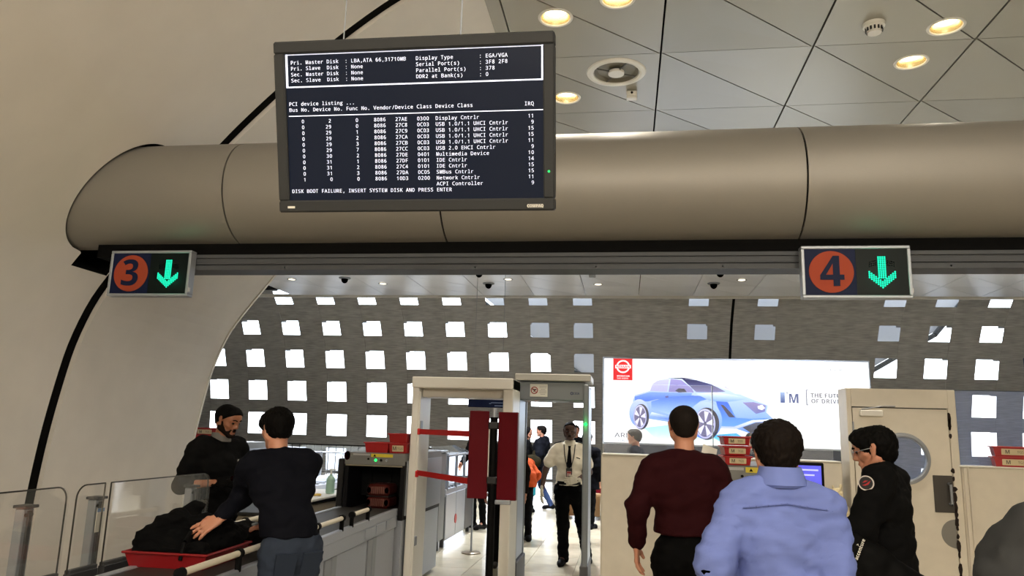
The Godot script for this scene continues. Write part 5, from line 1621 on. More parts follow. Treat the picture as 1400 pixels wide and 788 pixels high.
func torso_caps(s: SDF, J: Dictionary, ex: float, w: float, low := true) -> void:
	var ax: Vector3 = (J.shR - J.shL).normalized()
	var hx: Vector3 = (J.hipR - J.hipL).normalized()
	var up: Vector3 = (J.neck - J.waist).normalized()
	var fz := ax.cross(up).normalized()
	var hz := hx.cross(Vector3.UP).normalized()
	var pel: Vector3 = (J.hipL + J.hipR) / 2 + V(0, 0.03, 0)
	if low:
		s.cap(pel - hx * 0.055 * w, pel + hx * 0.055 * w, (0.118 + ex) * w, -1, hz, 1.12)
		s.cap(pel, J.waist, (0.125 + ex) * w, (0.122 + ex) * w, hz, 1.15)
	s.cap(J.waist - ax * 0.05 * w, J.waist + ax * 0.05 * w, (0.105 + ex) * w, -1, fz, 1.15)
	s.cap(J.waist, J.chest, (0.125 + ex) * w, (0.14 + ex) * w, fz, 1.3)
	s.cap(J.chest - ax * 0.07 * w, J.chest + ax * 0.07 * w, (0.112 + ex) * w, -1, fz, 1.12)
	var top: Vector3 = J.neck - up * 0.075
	s.cap(J.shL.lerp(top, 0.35), J.shR.lerp(top, 0.35), 0.066 + ex)
	s.cap(J.neck - up * 0.01, J.shL.lerp(J.neck, 0.22) + up * 0.012, 0.046 + ex, 0.05 + ex)
	s.cap(J.neck - up * 0.01, J.shR.lerp(J.neck, 0.22) + up * 0.012, 0.046 + ex, 0.05 + ex)

func arm_caps(s: SDF, J: Dictionary, side: String, ex: float, long: bool, loose := 0.0) -> void:
	var a: Vector3 = J["sh" + side]
	var b: Vector3 = J["el" + side]
	var c: Vector3 = J["wr" + side]
	if long:
		s.cap(a, b, 0.055 + ex, 0.045 + ex + loose)
		s.cap(b, c.lerp(b, 0.12), 0.045 + ex + loose, 0.032 + ex + loose)
	else:
		s.cap(a, a.lerp(b, 0.62), 0.058 + ex, 0.058 + ex + loose)

func hand_caps(s: SDF, w: Vector3, dir: Vector3, palm: Vector3, thumb: float, curl: float, spread := 0.06, fat := 0.0) -> void:
	var d := dir.normalized()
	var p := (palm - d * palm.dot(d)).normalized()
	var x := d.cross(p).normalized() * thumb
	for i in 4:
		var o := (1.5 - i) * 0.0212
		var kn := w + d * (0.088 - absf(i - 1.2) * 0.005) + x * o
		s.cap(w + x * o * 0.7 + d * 0.012, kn, 0.0135 + fat, 0.0105 + fat)
		var L: float = [0.074, 0.083, 0.077, 0.060][i]
		var q := kn
		for k in 3:
			var a: float = curl * [0.6, 1.6, 2.3][k]
			var f := (d * cos(a) + p * sin(a) + x * (1.5 - i) * spread).normalized()
			var e: Vector3 = q + f * L * [0.44, 0.32, 0.24][k]
			s.cap(q, e, [0.0084, 0.0079, 0.0074][k] + fat, [0.0079, 0.0074, 0.0066][k] + fat)
			q = e
	var tb := w + d * 0.022 + x * 0.02
	var t1 := tb + (d * 0.62 + x * 0.66 + p * 0.3).normalized() * 0.045
	var t2 := t1 + (d * 0.86 + x * 0.32 + p * (0.3 + curl * 0.4)).normalized() * 0.034
	s.cap(tb, t1, 0.0155 + fat, 0.0115 + fat)
	s.cap(t1, t2, 0.0112 + fat, 0.009 + fat)
	s.cap(w - d * 0.03, w + d * 0.02, 0.026 + fat, 0.025 + fat, p, 1.35)

func head_caps(s: SDF) -> void:  # head frame: origin mid head, facing -z
	s.cap(V(0, 0.034, 0.028), V(0, 0.036, -0.03), 0.0775, 0.073)
	s.cap(V(0, 0.03, -0.030), V(0, -0.035, -0.030), 0.056, 0.049)
	s.cap(V(0, -0.02, 0.045), V(0, 0.02, 0.05), 0.055, 0.06)
	for q in [-1.0, 1.0]:
		s.cap(V(q * 0.05, -0.05, 0.002), V(q * 0.018, -0.09, -0.062), 0.026, 0.021)
		s.cap(V(q * 0.036, -0.027, -0.058), V(q * 0.050, -0.016, -0.040), 0.021, 0.022)
		s.cap(V(q * 0.010, 0.023, -0.0845), V(q * 0.042, 0.023, -0.070), 0.0085, 0.0095)
		s.cap(V(q * 0.079, 0.014, 0.008), V(q * 0.075, -0.026, 0.0), 0.02, 0.013, V(1, 0, 0.4), 2.6)
		s.cap(V(q * 0.011, -0.034, -0.093), V(q * 0.012, -0.034, -0.088), 0.008)
	s.cap(V(0, -0.094, -0.068), V(0, -0.09, -0.06), 0.02)
	s.cap(V(0, 0.014, -0.084), V(0, -0.028, -0.105), 0.008, 0.0115)
	s.cap(V(-0.016, -0.056, -0.081), V(0.016, -0.056, -0.081), 0.0085)
	s.cap(V(-0.012, -0.067, -0.079), V(0.012, -0.067, -0.079), 0.009)

func person(label: String, at: Vector3, turn: float, c: Dictionary) -> Node3D:
	var t := thing("person", label, "person", at, turn, c.get("group", ""))
	var h: float = c.get("h", 1.75)
	var J := joints(c.get("J", {}), h)
	var fine: float = c.get("fine", 1.0)
	var w: float = c.get("w", 1.0)
	var ex: float = c.get("ex", 0.014)
	var hs: float = h / 1.75 * c.get("hs", 1.0)
	var hr: Vector3 = c.get("look", Vector3.ZERO)  # pitch, yaw, roll
	var HT := Transform3D(Basis.from_euler(hr).scaled(V(hs, hs, hs)), J.head)
	var skin := mat(0, 0, 0, 0.5)
	skin.albedo_color = c.get("skin", SKIN_L)
	skin.subsurf_scatter_enabled = true
	skin.subsurf_scatter_strength = 0.08
	# the body, one mesh
	var body := MB.new()
	var s := SDF.new(0.017 * fine, 70.0)
	torso_caps(s, J, -0.03, w * 0.96)
	for q in ["L", "R"]:
		s.cap(J["sh" + q], J["el" + q], 0.042, 0.037)
		s.cap(J["el" + q], J["wr" + q], 0.037, 0.026)
		s.cap(J["hip" + q], J["knee" + q], 0.066, 0.046)
		s.cap(J["knee" + q], J["ank" + q], 0.045, 0.034)
		s.cap(J["ank" + q], J["toe" + q], 0.034, 0.026)
	s.into(body)
	s = SDF.new((0.0058 if c.get("face", true) else 0.007) * fine, 170.0)
	s.t = HT
	head_caps(s)
	s.t = Transform3D.IDENTITY
	s.cap(HT * V(0, -0.05, 0.022), J.neck + V(0, -0.05, 0), 0.052, 0.06)
	s.into(body)
	var hsd := s
	var hands: Dictionary = c.get("hands", {})
	for q in ["L", "R"]:
		var hd: Array = hands.get(q, [(J["wr" + q] - J["el" + q]) + V(0, -0.02, 0), V(1 if q == "L" else -1, 0, 0), 0.28])
		var g := SDF.new(0.004 * fine, 240.0)
		var pd: Vector3 = hd[1]
		# thumb side: towards the front for hanging hands
		var dd: Vector3 = hd[0].normalized()
		var pn := (pd - dd * pd.dot(dd)).normalized()
		var th := 1.0
		if pn.y < -0.6: th = -1.0 if q == "L" else 1.0
		elif hd.size() > 3: th = hd[3]
		elif dd.cross(pn).z > 0.0: th = -1.0
		hand_caps(g, J["wr" + q], hd[0], pd, th, hd[2], hd[4] if hd.size() > 4 else 0.05, 0.002 if c.has("glove") else 0.0)
		if c.has("glove") and not (c.get("bare", "") == q):
			part("glove", g.into(MB.new()), c.glove, t)
		else: g.into(body)
	part("body", body, skin, t)
	# hair
	if c.has("hair"):
		var hc: Dictionary = c.hair
		s = SDF.new(0.0062 * fine, 110.0)
		s.t = HT
		var g: float = hc.get("thick", 0.008)
		s.cap(V(0, 0.037, 0.03), V(0, 0.039, -0.03), 0.078 + g, 0.074 + g)
		s.cap(V(0, -0.02, 0.045), V(0, 0.02, 0.05), 0.056 + g, 0.062 + g)
		if hc.has("fringe"): s.cap(V(-0.04, 0.075, -0.075), V(0.04, 0.085, -0.07), 0.022, 0.022)
		if hc.has("long"):
			for q in [-1, 1]: s.cap(V(q * 0.06, 0.0, 0.03), V(q * 0.07, -0.16, 0.03), 0.04, 0.035)
			s.cap(V(0, 0, 0.06), V(0, -0.17, 0.06), 0.06, 0.05)
		var line: float = hc.get("line", 0.062)
		var ear: float = hc.get("ear", -0.03)
		var a := V(0, line, -0.085)
		var b := V(0, ear, hc.get("earz", 0.03))
		var dn := (b - a)
		if not hc.has("long"):
			s.cut(V(0, dn.z, -dn.y).normalized() * (-1.0 if dn.z > 0 else 1.0), a)
			s.cut(V(0, -1, -0.25), V(0, hc.get("nape", -0.075), 0.06))
		else: s.cut(V(0, -0.35, -1), V(0, 0.03, -0.055))
		if hc.has("crown"): s.cut(V(0, 1, 0.1), V(0, hc.crown, 0.02))
		s.fold(V(60, 22, 60), hc.get("rough", 0.005), 4)
		part("hair", s.into(MB.new()), cloth(hc.col, 0.7), t)
	if c.get("face", true):
		var eyes := MB.new()
		var iris := MB.new()
		var on := func(x: float, y: float) -> Vector3: return hsd.onto(HT * V(x, y, -0.2), HT.basis.z.normalized())
		for q in [-1, 1]:
			var e: Vector3 = on.call(q * 0.031, 0.0)
			eyes.ball(e + HT.basis.z * 0.004, V(0.013, 0.0068, 0.0075), 6, 10, HT.basis)
			iris.ball(e - HT.basis.z * 0.0012, V(0.0056, 0.0056, 0.0036), 5, 8, HT.basis)
			part("eyebrow", MB.new().tube([on.call(q * 0.013, 0.022), on.call(q * 0.03, 0.028), on.call(q * 0.047, 0.022)], 0.0046, 6), cloth(c.get("brow", Color(0.03, 0.025, 0.02))), t)
		var lp: Vector3 = on.call(0.0, -0.0615)
		part("eyes", eyes, mat(0.75, 0.73, 0.7, 0.3), t)
		part("irises", iris, mat(0.05, 0.035, 0.03, 0.2), t)
		part("lips", MB.new().ball(lp + HT.basis.z * 0.003, V(0.021, 0.0085, 0.006), 6, 12, HT.basis), mat(skin.albedo_color.r * 0.85, skin.albedo_color.g * 0.6, skin.albedo_color.b * 0.6, 0.5), t)
	if c.has("beard"):
		s = SDF.new(0.006, 130.0)
		s.t = HT
		for q in [-1.0, 1.0]:
			s.cap(V(q * 0.066, -0.012, -0.006), V(q * 0.053, -0.055, -0.006), 0.009, 0.0235)
			s.cap(V(q * 0.05, -0.052, 0.0), V(q * 0.018, -0.094, -0.062), 0.0275, 0.0232)
			s.cap(V(q * 0.004, -0.0475, -0.091), V(q * 0.026, -0.058, -0.078), 0.006, 0.0065)
		s.cap(V(0, -0.097, -0.068), V(0, -0.086, -0.071), 0.0215, 0.012)
		s.fold(V(150, 150, 150), 0.003, 6)
		part("beard", s.into(MB.new()), cloth(c.beard), t)
	if c.has("glasses"):
		var gl := MB.new()
		for q in [-1, 1]:
			gl.ring(HT * V(q * 0.033, -0.002, -0.104), HT.basis * V(0, 0, -1), [Vector2(0.022, 0.0), Vector2(0.024, 0.001), Vector2(0.022, 0.002)], 20)
			gl.tube([HT * V(q * 0.056, 0.004, -0.102), HT * V(q * 0.078, 0.006, -0.06), HT * V(q * 0.082, 0.01, 0.005)], 0.0018, 6)
		gl.tube([HT * V(-0.011, 0.002, -0.105), HT * V(0.011, 0.002, -0.105)], 0.0018, 6)
		var gp := part("glasses", gl, M.alu, t)
		for q in [-1, 1]: part("lens", MB.new().cyl(HT * V(q * 0.033, -0.002, -0.105), HT * V(q * 0.033, -0.002, -0.1035), 0.022, 0.022, 18), M.glass, gp)
	# trousers
	s = SDF.new(0.013 * fine, 75.0)
	var pl: float = c.get("pl", 0.0)
	var pel: Vector3 = (J.hipL + J.hipR) / 2
	var hx: Vector3 = (J.hipR - J.hipL).normalized()
	var hz := hx.cross(Vector3.UP).normalized()
	s.cap(pel + V(0, 0.03, 0) - hx * 0.055, pel + V(0, 0.03, 0) + hx * 0.055, (0.118 + ex * 0.7) * w, -1, hz, 1.12)
	s.cap(pel + V(0, 0.02, 0), J.waist, (0.118 + ex * 0.5) * w, (0.112 + ex * 0.5) * w, hz, 1.18)
	for q in ["L", "R"]:
		s.cap(J["hip" + q] + V(0, -0.03, 0), J["knee" + q], 0.086 + pl, 0.063 + pl)
		s.cap(J["knee" + q], J["ank" + q] + V(0, -0.01, 0.0), 0.062 + pl, 0.053 + pl)
		s.cap(J["hip" + q] - hz * 0.05 + V(0, 0.0, 0), J["hip" + q] - hz * 0.045 + V(0, -0.05, 0), 0.078)
	s.cut(V(0, 1, 0), V(0, J.waist.y + 0.03, 0))
	s.cut(V(0, -1, 0), V(0, minf(J.ankL.y, J.ankR.y) - 0.055, 0))
	s.fold(V(9, 14, 9), 0.012, 12)
	last_pants = s
	part("trousers", s.into(MB.new()), c.pants, t)
	for q in ["L", "R"]:
		s = SDF.new(0.009 * fine, 110.0)
		s.cap(J["ank" + q] + V(0, -0.035, 0.02), J["toe" + q] + V(0, 0.015, 0), 0.044, 0.034)
		s.cap(J["ank" + q] + V(0, -0.04, 0.04), J["ank" + q] + V(0, 0.0, 0.0), 0.043, 0.043)
		s.cap(J["toe" + q], J["toe" + q] + (J["toe" + q] - J["ank" + q]) * V(0.2, 0, 0.2), 0.042, 0.03)
		s.cut(V(0, -1, 0), V(0, minf(J["ank" + q].y, J["toe" + q].y + 0.055) - 0.085, 0))
		part("shoe", s.into(MB.new()), c.get("shoe", M.rubber), t)
	# garment on the torso
	s = SDF.new(0.0125 * fine, 72.0)
	torso_caps(s, J, ex, w)
	var long: bool = c.get("sleeve", "long") == "long"
	var loose: float = c.get("loose", 0.0)
	for q in ["L", "R"]: arm_caps(s, J, q, ex, long or c.get("sleeve", "") == q, loose)
	if c.has("hood"):
		s.cap(J.neck + V(-0.09, -0.01, 0.04), J.neck + V(0.09, -0.01, 0.04), 0.055)
		s.cap(J.neck + V(0, 0.0, 0.09), J.neck + V(0, -0.08, 0.12), 0.07, 0.05)
	var hem: float = c.get("hem", 0.87) * h / 1.75
	if hem < 0.83 * h / 1.75:
		s.cap(pel - hx * 0.075, pel - hx * 0.085 + V(0, -0.22, 0), 0.105 + ex, 0.115 + ex, hz, 1.1)
		s.cap(pel + hx * 0.075, pel + hx * 0.085 + V(0, -0.22, 0), 0.105 + ex, 0.115 + ex, hz, 1.1)
	s.cut(V(0, -1, 0), V(0, hem, 0))
	s.cut(V(0, 1, -0.45), J.neck + V(0, c.get("neckline", 0.03), 0.0))
	s.fold(c.get("ff", V(7, 10, 7)), c.get("fa", 0.016), c.get("fs", 3))
	last_top = s
	var gm := s.into(MB.new())
	for q in ["L", "R"]:
		if long and minf(J["wr" + q].y, J["el" + q].y) - 0.06 < hem:  # sleeves that reach below the hem go on
			var z := SDF.new(0.0125 * fine, 72.0)
			var a: Vector3 = J["el" + q].lerp(J["sh" + q], clampf((hem + 0.02 - J["el" + q].y) / maxf(J["sh" + q].y - J["el" + q].y, 0.01), 0.1, 0.9))
			z.cap(a, J["el" + q], 0.047 + ex + loose, 0.046 + ex + loose)
			z.cap(J["el" + q], J["wr" + q].lerp(J["el" + q], 0.12), 0.046 + ex + loose, 0.033 + ex + loose)
			z.fold(c.get("ff", V(7, 10, 7)), c.get("fa", 0.016), c.get("fs", 3))
			z.into(gm)
	part(c.get("garment", "sweater"), gm, c.top, t)
	if c.has("collar"):
		var up: Vector3 = (J.neck - J.chest).normalized()
		var nk: Vector3 = J.neck + V(0, 0.0, 0.005)
		var cs: float = c.get("collar_w", 1.0)
		var e: float = c.get("collar_h", 0.04)
		part("collar", MB.new().ring(nk, V(0, 1, 0.0), [Vector2(0.060 * cs, 0.02 + e), Vector2(0.066 * cs, 0.022 + e), Vector2(0.084 * cs, -0.006), Vector2(0.074 * cs, -0.016)], 28).ring(nk, V(0, 1, 0.0), [Vector2(0.074 * cs, -0.016), Vector2(0.060 * cs, 0.02 + e)], 28), c.collar, t)
	return t

func people() -> void:
	# burgundy sweater man, seen from behind
	var black := cloth(Color(0.022, 0.022, 0.025))
	person("man in burgundy sweater and black trousers seen from behind, facing the right scanner", V(0.325, 0, -4.45), 0.06, {"h": 1.765, "w": 1.02, "top": cloth(Color(0.155, 0.038, 0.055)), "pants": black, "hem": 1.05, "fa": 0.012, "ff": V(6, 11, 6),
		"J": {"elL": V(-0.262, 1.19, 0.04), "wrL": V(-0.262, 0.975, -0.02), "elR": V(0.255, 1.15, 0.02), "wrR": V(0.2, 1.06, -0.24)},
		"hands": {"L": [V(0.02, -1, -0.1), V(1, 0, 0.2), 0.35], "R": [V(-0.1, 0, -1), V(0, -1, 0), 0.3]}, "face": false,
		"hair": {"col": Color(0.10, 0.08, 0.07), "thick": 0.003, "nape": -0.06, "rough": 0.002}, "skin": SKIN_L})
	# blue shirt man
	var shirt := cloth(Color(0.43, 0.49, 0.74), 0.85)
	var j := person("man in light blue shirt with dark hair seen from behind, elbows bent", V(0.585, 0, -3.08), 0.04, {"h": 1.74, "w": 0.95, "hs": 1.03, "top": shirt, "garment": "shirt", "pants": black, "hem": 0.78, "fa": 0.013, "ff": V(9, 17, 9), "fs": 21, "loose": 0.008, "ex": 0.016,
		"J": {"shL": V(-0.175, 1.345, 0.01), "shR": V(0.168, 1.338, 0.01), "neck": V(0, 1.44, -0.0), "chest": V(0, 1.235, 0.0), "head": V(0, 1.55, -0.045), "elL": V(-0.265, 1.15, 0.09), "wrL": V(-0.20, 1.06, -0.16), "elR": V(0.165, 1.07, 0.09), "wrR": V(0.17, 1.04, -0.16)},
		"look": V(-0.12, 0, 0), "hands": {"L": [V(0.6, 0, -0.7), V(0, -1, 0), 0.4], "R": [V(-0.6, 0, -0.7), V(0, -1, 0), 0.4]}, "face": false, "collar": shirt, "collar_h": 0.038, "collar_w": 1.16,
		"hair": {"col": Color(0.075, 0.055, 0.045), "thick": 0.012, "nape": -0.085, "rough": 0.008, "line": 0.05, "ear": -0.045, "earz": 0.005}, "skin": SKIN_L})
	for q in [-1.0, 1.0]:
		var jj := V(-0.285, 1.125, 0.105) if q < 0 else V(0.185, 1.035, 0.12)
		part("cuff_shade_blob", MB.new().ball(jj * (1.74 / 1.75), V(0.05, 0.034, 0.05), 8, 14), cloth(Color(0.03, 0.035, 0.06)), j, "dark blob for the shaded cuff fold")  # dark blob painted for the folded cuff and its shade
	for row in [[1.36, 0.16, 0.0]]:
		var pts := []
		for k in 15:
			var x: float = -row[1] + 2.0 * row[1] * k / 14.0
			pts.append(last_top.onto(V(x, row[0] - absf(x) * 0.12, 0.4), V(0, 0, -1)) + V(0, 0, 0.003))
		part("yoke_seam", MB.new().tube(pts, 0.003, 6), cloth(Color(0.36, 0.41, 0.64), 0.9), j)
	# officer in black, holding a bag
	var jk := person("officer in black jacket with round shoulder patch and glasses, walking left past the door", V(1.375, 0, -4.4), deg_to_rad(60), {"h": 1.74, "w": 1.0, "hs": 1.04, "top": cloth(Color(0.045, 0.045, 0.048), 0.9), "garment": "jacket", "pants": black, "hem": 0.87, "ex": 0.02, "fa": 0.016, "fs": 9, "loose": 0.012,
		"J": {"elL": V(-0.27, 1.14, -0.08), "wrL": V(-0.20, 1.06, -0.31), "elR": V(0.25, 1.15, 0.0), "wrR": V(0.2, 0.98, -0.2), "neck": V(0, 1.46, -0.025), "head": V(0, 1.56, -0.045), "chest": V(0, 1.27, -0.01)},
		"hands": {"L": [V(0.3, -0.3, -0.8), V(0, -1, 0), 0.7], "R": [V(0, -0.6, -0.6), V(-1, 0, 0), 0.5]}, "look": V(-0.22, 0.1, 0), "glasses": true, "collar": cloth(Color(0.02, 0.02, 0.021)), "collar_h": 0.015,
		"hair": {"col": Color(0.025, 0.022, 0.02), "thick": 0.011, "nape": -0.095, "rough": 0.007, "line": 0.045, "ear": -0.06, "earz": 0.0, "fringe": true}, "skin": SKIN_L})
	var pp := last_top.onto(V(-0.5, 1.385, -0.03), V(1, 0, 0))
	var pt := Transform3D(Basis.from_euler(V(-0.15, -PI / 2 + 0.15, 0)), pp + V(-0.009, 0, 0))
	part("patch_rim", MB.new().prism(disc(0.038, 28), 0.02, pt), mat(0.75, 0.72, 0.7, 0.7), jk, "white ring of the shoulder patch")
	pt.origin += pt.basis.z * 0.001
	part("patch", MB.new().prism(disc(0.032, 28), 0.02, pt), mat(0.04, 0.03, 0.04, 0.7), jk, "round shoulder patch")
	pt.origin += pt.basis.z * 0.001
	part("patch_mark", MB.new().prism(PackedVector2Array([Vector2(-0.02, -0.012), Vector2(0.0, -0.004), Vector2(0.022, 0.014), Vector2(0.012, -0.006), Vector2(-0.004, -0.014)]), 0.004, pt).prism(PackedVector2Array([Vector2(-0.018, 0.0), Vector2(-0.004, 0.004), Vector2(0.01, 0.012), Vector2(-0.006, 0.012)]), 0.004, pt), mat(0.6, 0.08, 0.1, 0.7), jk, "red swoosh on the patch")
	# bag held by the officer
	var bag := thing("bag", "soft black shoulder bag with white lettering carried by the black jacketed officer", "bag", Vector3.ZERO)
	var s := SDF.new(0.011, 60.0)
	s.cap(V(1.11, 1.07, -4.08), V(1.46, 0.82, -4.06), 0.085, 0.10, V(0, 0, 1), 1.5)
	s.cap(V(1.14, 0.97, -4.07), V(1.36, 0.76, -4.06), 0.10, 0.10, V(0, 0, 1), 1.6)
	s.fold(V(7, 7, 7), 0.014, 2)
	part("pouch", s.into(MB.new()), cloth(Color(0.025, 0.025, 0.026), 0.65), bag)
	var tx := MB.new()
	var bt := Transform3D(Basis.from_euler(V(0, -0.05, 1.18)), V(1.117, 1.082, -3.998))
	write(tx, "accenture", 0.022, bt, false, true, true)
	write(tx, ">", 0.02, bt * T(0.016, 0.016, 0), false, true, true)
	part("lettering", tx, M.paper, bag, "white lettering")
	part("zip_pull", MB.new().box(V(1.49, 0.885, -3.99), V(0.02, 0.012, 0.006), 0.002, Basis(V(0, 0, 1), -0.6)), M.alu, bag)
	part("piping", MB.new().tube([V(1.05, 0.95, -3.995), V(1.13, 0.88, -3.985), V(1.22, 0.81, -3.98)], 0.006, 6), cloth(Color(0.03, 0.12, 0.15)), bag, "teal piping")
	# shoulder of a bystander close to the camera
	person("person in dark grey jacket close to the camera, only a shoulder showing at right", V(1.005, 0, -1.80), 0.1, {"h": 1.785, "w": 1.02, "J": {"shL": V(-0.185, 1.335, 0.01), "shR": V(0.185, 1.335, 0.01)}, "top": cloth(Color(0.2, 0.205, 0.21)), "garment": "jacket", "pants": black, "hem": 0.76, "ex": 0.024, "loose": 0.015, "fa": 0.02, "face": false, "hair": {"col": Color(0.03, 0.02, 0.015)}})
	# navy sweater man at the conveyor
	var jeans := cloth(Color(0.19, 0.22, 0.275), 0.9)
	var B := person("man in navy sweater and jeans leaning over the conveyor with a hand on the coats", V(-1.865, 0, -4.2), deg_to_rad(48), {"h": 1.70, "w": 0.95, "top": cloth(Color(0.05, 0.055, 0.085)), "pants": jeans, "hem": 1.0, "fa": 0.014, "fs": 6,
		"J": {"waist": V(-0.02, 1.07, -0.03), "chest": V(-0.05, 1.27, -0.09), "neck": V(-0.07, 1.455, -0.15), "head": V(-0.075, 1.61, -0.195), "shL": V(-0.235, 1.39, -0.16), "shR": V(0.125, 1.41, -0.10),
			"elL": V(-0.19, 1.205, -0.356), "wrL": V(-0.352, 1.09, -0.236), "elR": V(0.14, 1.15, -0.32), "wrR": V(0.03, 1.0, -0.52)},
		"hands": {"L": [V(-0.7, -0.42, -0.2), V(0.3, -0.68, -0.62), 0.2, -1.0, 0.16], "R": [V(-0.2, -0.3, -0.7), V(-0.2, -1, 0), 0.5]}, "look": V(-0.25, 0.1, 0.0), "glasses": true,
		"hair": {"col": Color(0.02, 0.015, 0.013), "thick": 0.012, "nape": -0.07, "rough": 0.006, "line": 0.055, "ear": -0.04, "earz": 0.01}, "skin": SKIN_L})
	for q in [0.075, -0.075]:
		var pk := last_pants.onto(V(q, 0.835, 0.4), V(0, 0, -1))
		var nq := (last_pants.onto(V(q + 0.02, 0.835, 0.4), V(0, 0, -1)) - last_pants.onto(V(q - 0.02, 0.835, 0.4), V(0, 0, -1))).cross(last_pants.onto(V(q, 0.855, 0.4), V(0, 0, -1)) - last_pants.onto(V(q, 0.815, 0.4), V(0, 0, -1))).normalized()
		var bs := Basis.looking_at(-nq, Vector3.UP)
		part("back_pocket", MB.new().prism(PackedVector2Array([Vector2(-0.06, 0.065), Vector2(-0.055, -0.06), Vector2(0, -0.08), Vector2(0.055, -0.06), Vector2(0.06, 0.065)]), 0.02, Transform3D(bs, pk + nq * 0.009)), cloth(Color(0.18, 0.21, 0.265), 0.9), B, "jeans back pocket")
	# officer with light collar behind the conveyor
	var A := person("bearded officer in black sweater with grey collar and black gloves, looking down", V(-3.13, 0, -5.55), deg_to_rad(-110), {"h": 1.735, "w": 1.02, "top": cloth(Color(0.04, 0.04, 0.043)), "pants": black, "sleeve": "short", "hem": 0.88, "glove": cloth(Color(0.02, 0.02, 0.02)), "fa": 0.012,
		"J": {"neck": V(0, 1.465, -0.015), "head": V(0.0, 1.62, -0.075), "elL": V(-0.26, 1.16, -0.02), "wrL": V(-0.10, 1.17, -0.26), "elR": V(0.27, 1.13, 0.05), "wrR": V(0.15, 1.16, -0.19), "shL": V(-0.20, 1.41, 0.0), "shR": V(0.20, 1.41, 0.0)},
		"hands": {"L": [V(0.5, 0.05, -0.7), V(0.5, -0.6, -0.3), 0.6], "R": [V(-0.4, 0.1, -0.8), V(-0.6, -0.3, -0.1), 0.7]}, "look": V(-0.27, 0.1, 0.0), "beard": Color(0.10, 0.07, 0.055), "collar": cloth(Color(0.42, 0.41, 0.4)), "collar_h": 0.038,
		"hair": {"col": Color(0.012, 0.01, 0.01), "thick": 0.005, "nape": -0.06, "rough": 0.002, "line": 0.062, "ear": -0.01, "earz": 0.02}, "skin": SKIN_M})
	for q in ["L", "R"]:
		var J := joints({"elL": V(-0.26, 1.16, -0.02), "elR": V(0.27, 1.13, 0.05), "shL": V(-0.20, 1.41, 0.0), "shR": V(0.20, 1.41, 0.0), "wrL": V(-0.10, 1.17, -0.26), "wrR": V(0.15, 1.16, -0.19)}, 1.735)
		var sv := SDF.new(0.012, 80.0).cap(J["sh" + q], J["el" + q], 0.068, 0.06).cap(J["el" + q], J["el" + q].lerp(J["wr" + q], 0.25), 0.06, 0.052)
		part("sleeve", sv.into(MB.new()), cloth(Color(0.04, 0.04, 0.043)), A)
	var bd := MB.new()
	bd.box(V(-0.10, 1.30, -0.137), V(0.075, 0.03, 0.006), 0.002, Basis.from_euler(V(0.15, 0.15, 0)))
	var bp := part("name_badge", bd, mat(0.03, 0.03, 0.03, 0.5), A, "small chest badge")
	var btx := MB.new()
	write(btx, "CNEC", 0.026, Transform3D(Basis.from_euler(V(-0.15, PI + 0.15, 0)), V(-0.1, 1.30, -0.142)), false, true, true)
	part("lettering", btx, M.paper, bp)
	var dv := thing("handheld_device", "dark handheld device with a white card held by the bearded officer", "device", V(-2.86, 1.185, -5.40), 0.3)
	part("case", MB.new().box(V(0, 0, 0), V(0.17, 0.03, 0.09), 0.006, Basis.from_euler(V(0.2, 0, 0.2))), M.black, dv)
	part("card", MB.new().box(V(0.085, 0.045, 0.01), V(0.06, 0.045, 0.003), 0.0, Basis.from_euler(V(-0.4, 0, 0.5))), M.white, dv, "white card")
	part("red_mark", MB.new().ball(V(-0.03, 0.0, 0.05), V(0.02, 0.02, 0.008), 6, 10), M.red, dv)
	# guard behind the detector
	var wshirt := cloth(Color(0.87, 0.84, 0.77), 0.85)
	var C := person("security guard in white short-sleeved shirt, tie and white gloves behind the metal detector", V(-0.70, 0, -9.62), PI + 0.05, {"h": 1.715, "w": 0.98, "top": wshirt, "garment": "shirt", "sleeve": "short", "loose": 0.008, "pants": cloth(Color(0.012, 0.012, 0.015)), "pl": 0.012, "hem": 0.96, "glove": cloth(Color(0.8, 0.77, 0.7)), "fa": 0.010, "ex": 0.010,
		"J": {"kneeR": V(0.07, 0.49, -0.06), "ankR": V(0.06, 0.085, -0.0), "toeR": V(0.09, 0.03, -0.16), "kneeL": V(-0.17, 0.5, 0.05), "ankL": V(-0.235, 0.09, 0.28), "toeL": V(-0.26, 0.03, 0.12),
			"elR": V(0.30, 1.15, 0.02), "wrR": V(0.345, 0.90, -0.04), "elL": V(-0.25, 1.13, 0.03), "wrL": V(-0.10, 1.04, -0.20)},
		"hands": {"R": [V(0.05, -1, -0.1), V(-1, 0, 0), 0.3], "L": [V(0.9, -0.1, -0.35), V(0, 0, 1), 0.5]}, "collar": wshirt, "collar_h": 0.03, "skin": SKIN_D,
		"hair": {"col": Color(0.008, 0.007, 0.007), "thick": 0.003, "nape": -0.05, "rough": 0.002, "line": 0.075, "ear": -0.01}})
	var tie := PackedVector2Array([Vector2(-0.018, 0.0), Vector2(0.018, 0.0), Vector2(0.014, -0.035), Vector2(0.034, -0.24), Vector2(0.0, -0.28), Vector2(-0.034, -0.24), Vector2(-0.014, -0.035)])
	part("tie", MB.new().prism(tie, 0.012, Transform3D(Basis.from_euler(V(-0.14, PI, 0)), V(0, 1.425, -0.118))), cloth(Color(0.02, 0.02, 0.04)), C)
	part("lanyard", MB.new().tube([V(-0.07, 1.44, -0.075), V(-0.055, 1.3, -0.142), V(-0.015, 1.12, -0.155)], 0.006, 6).tube([V(0.07, 1.44, -0.075), V(0.055, 1.3, -0.142), V(0.015, 1.12, -0.155)], 0.006, 6), M.dark, C)
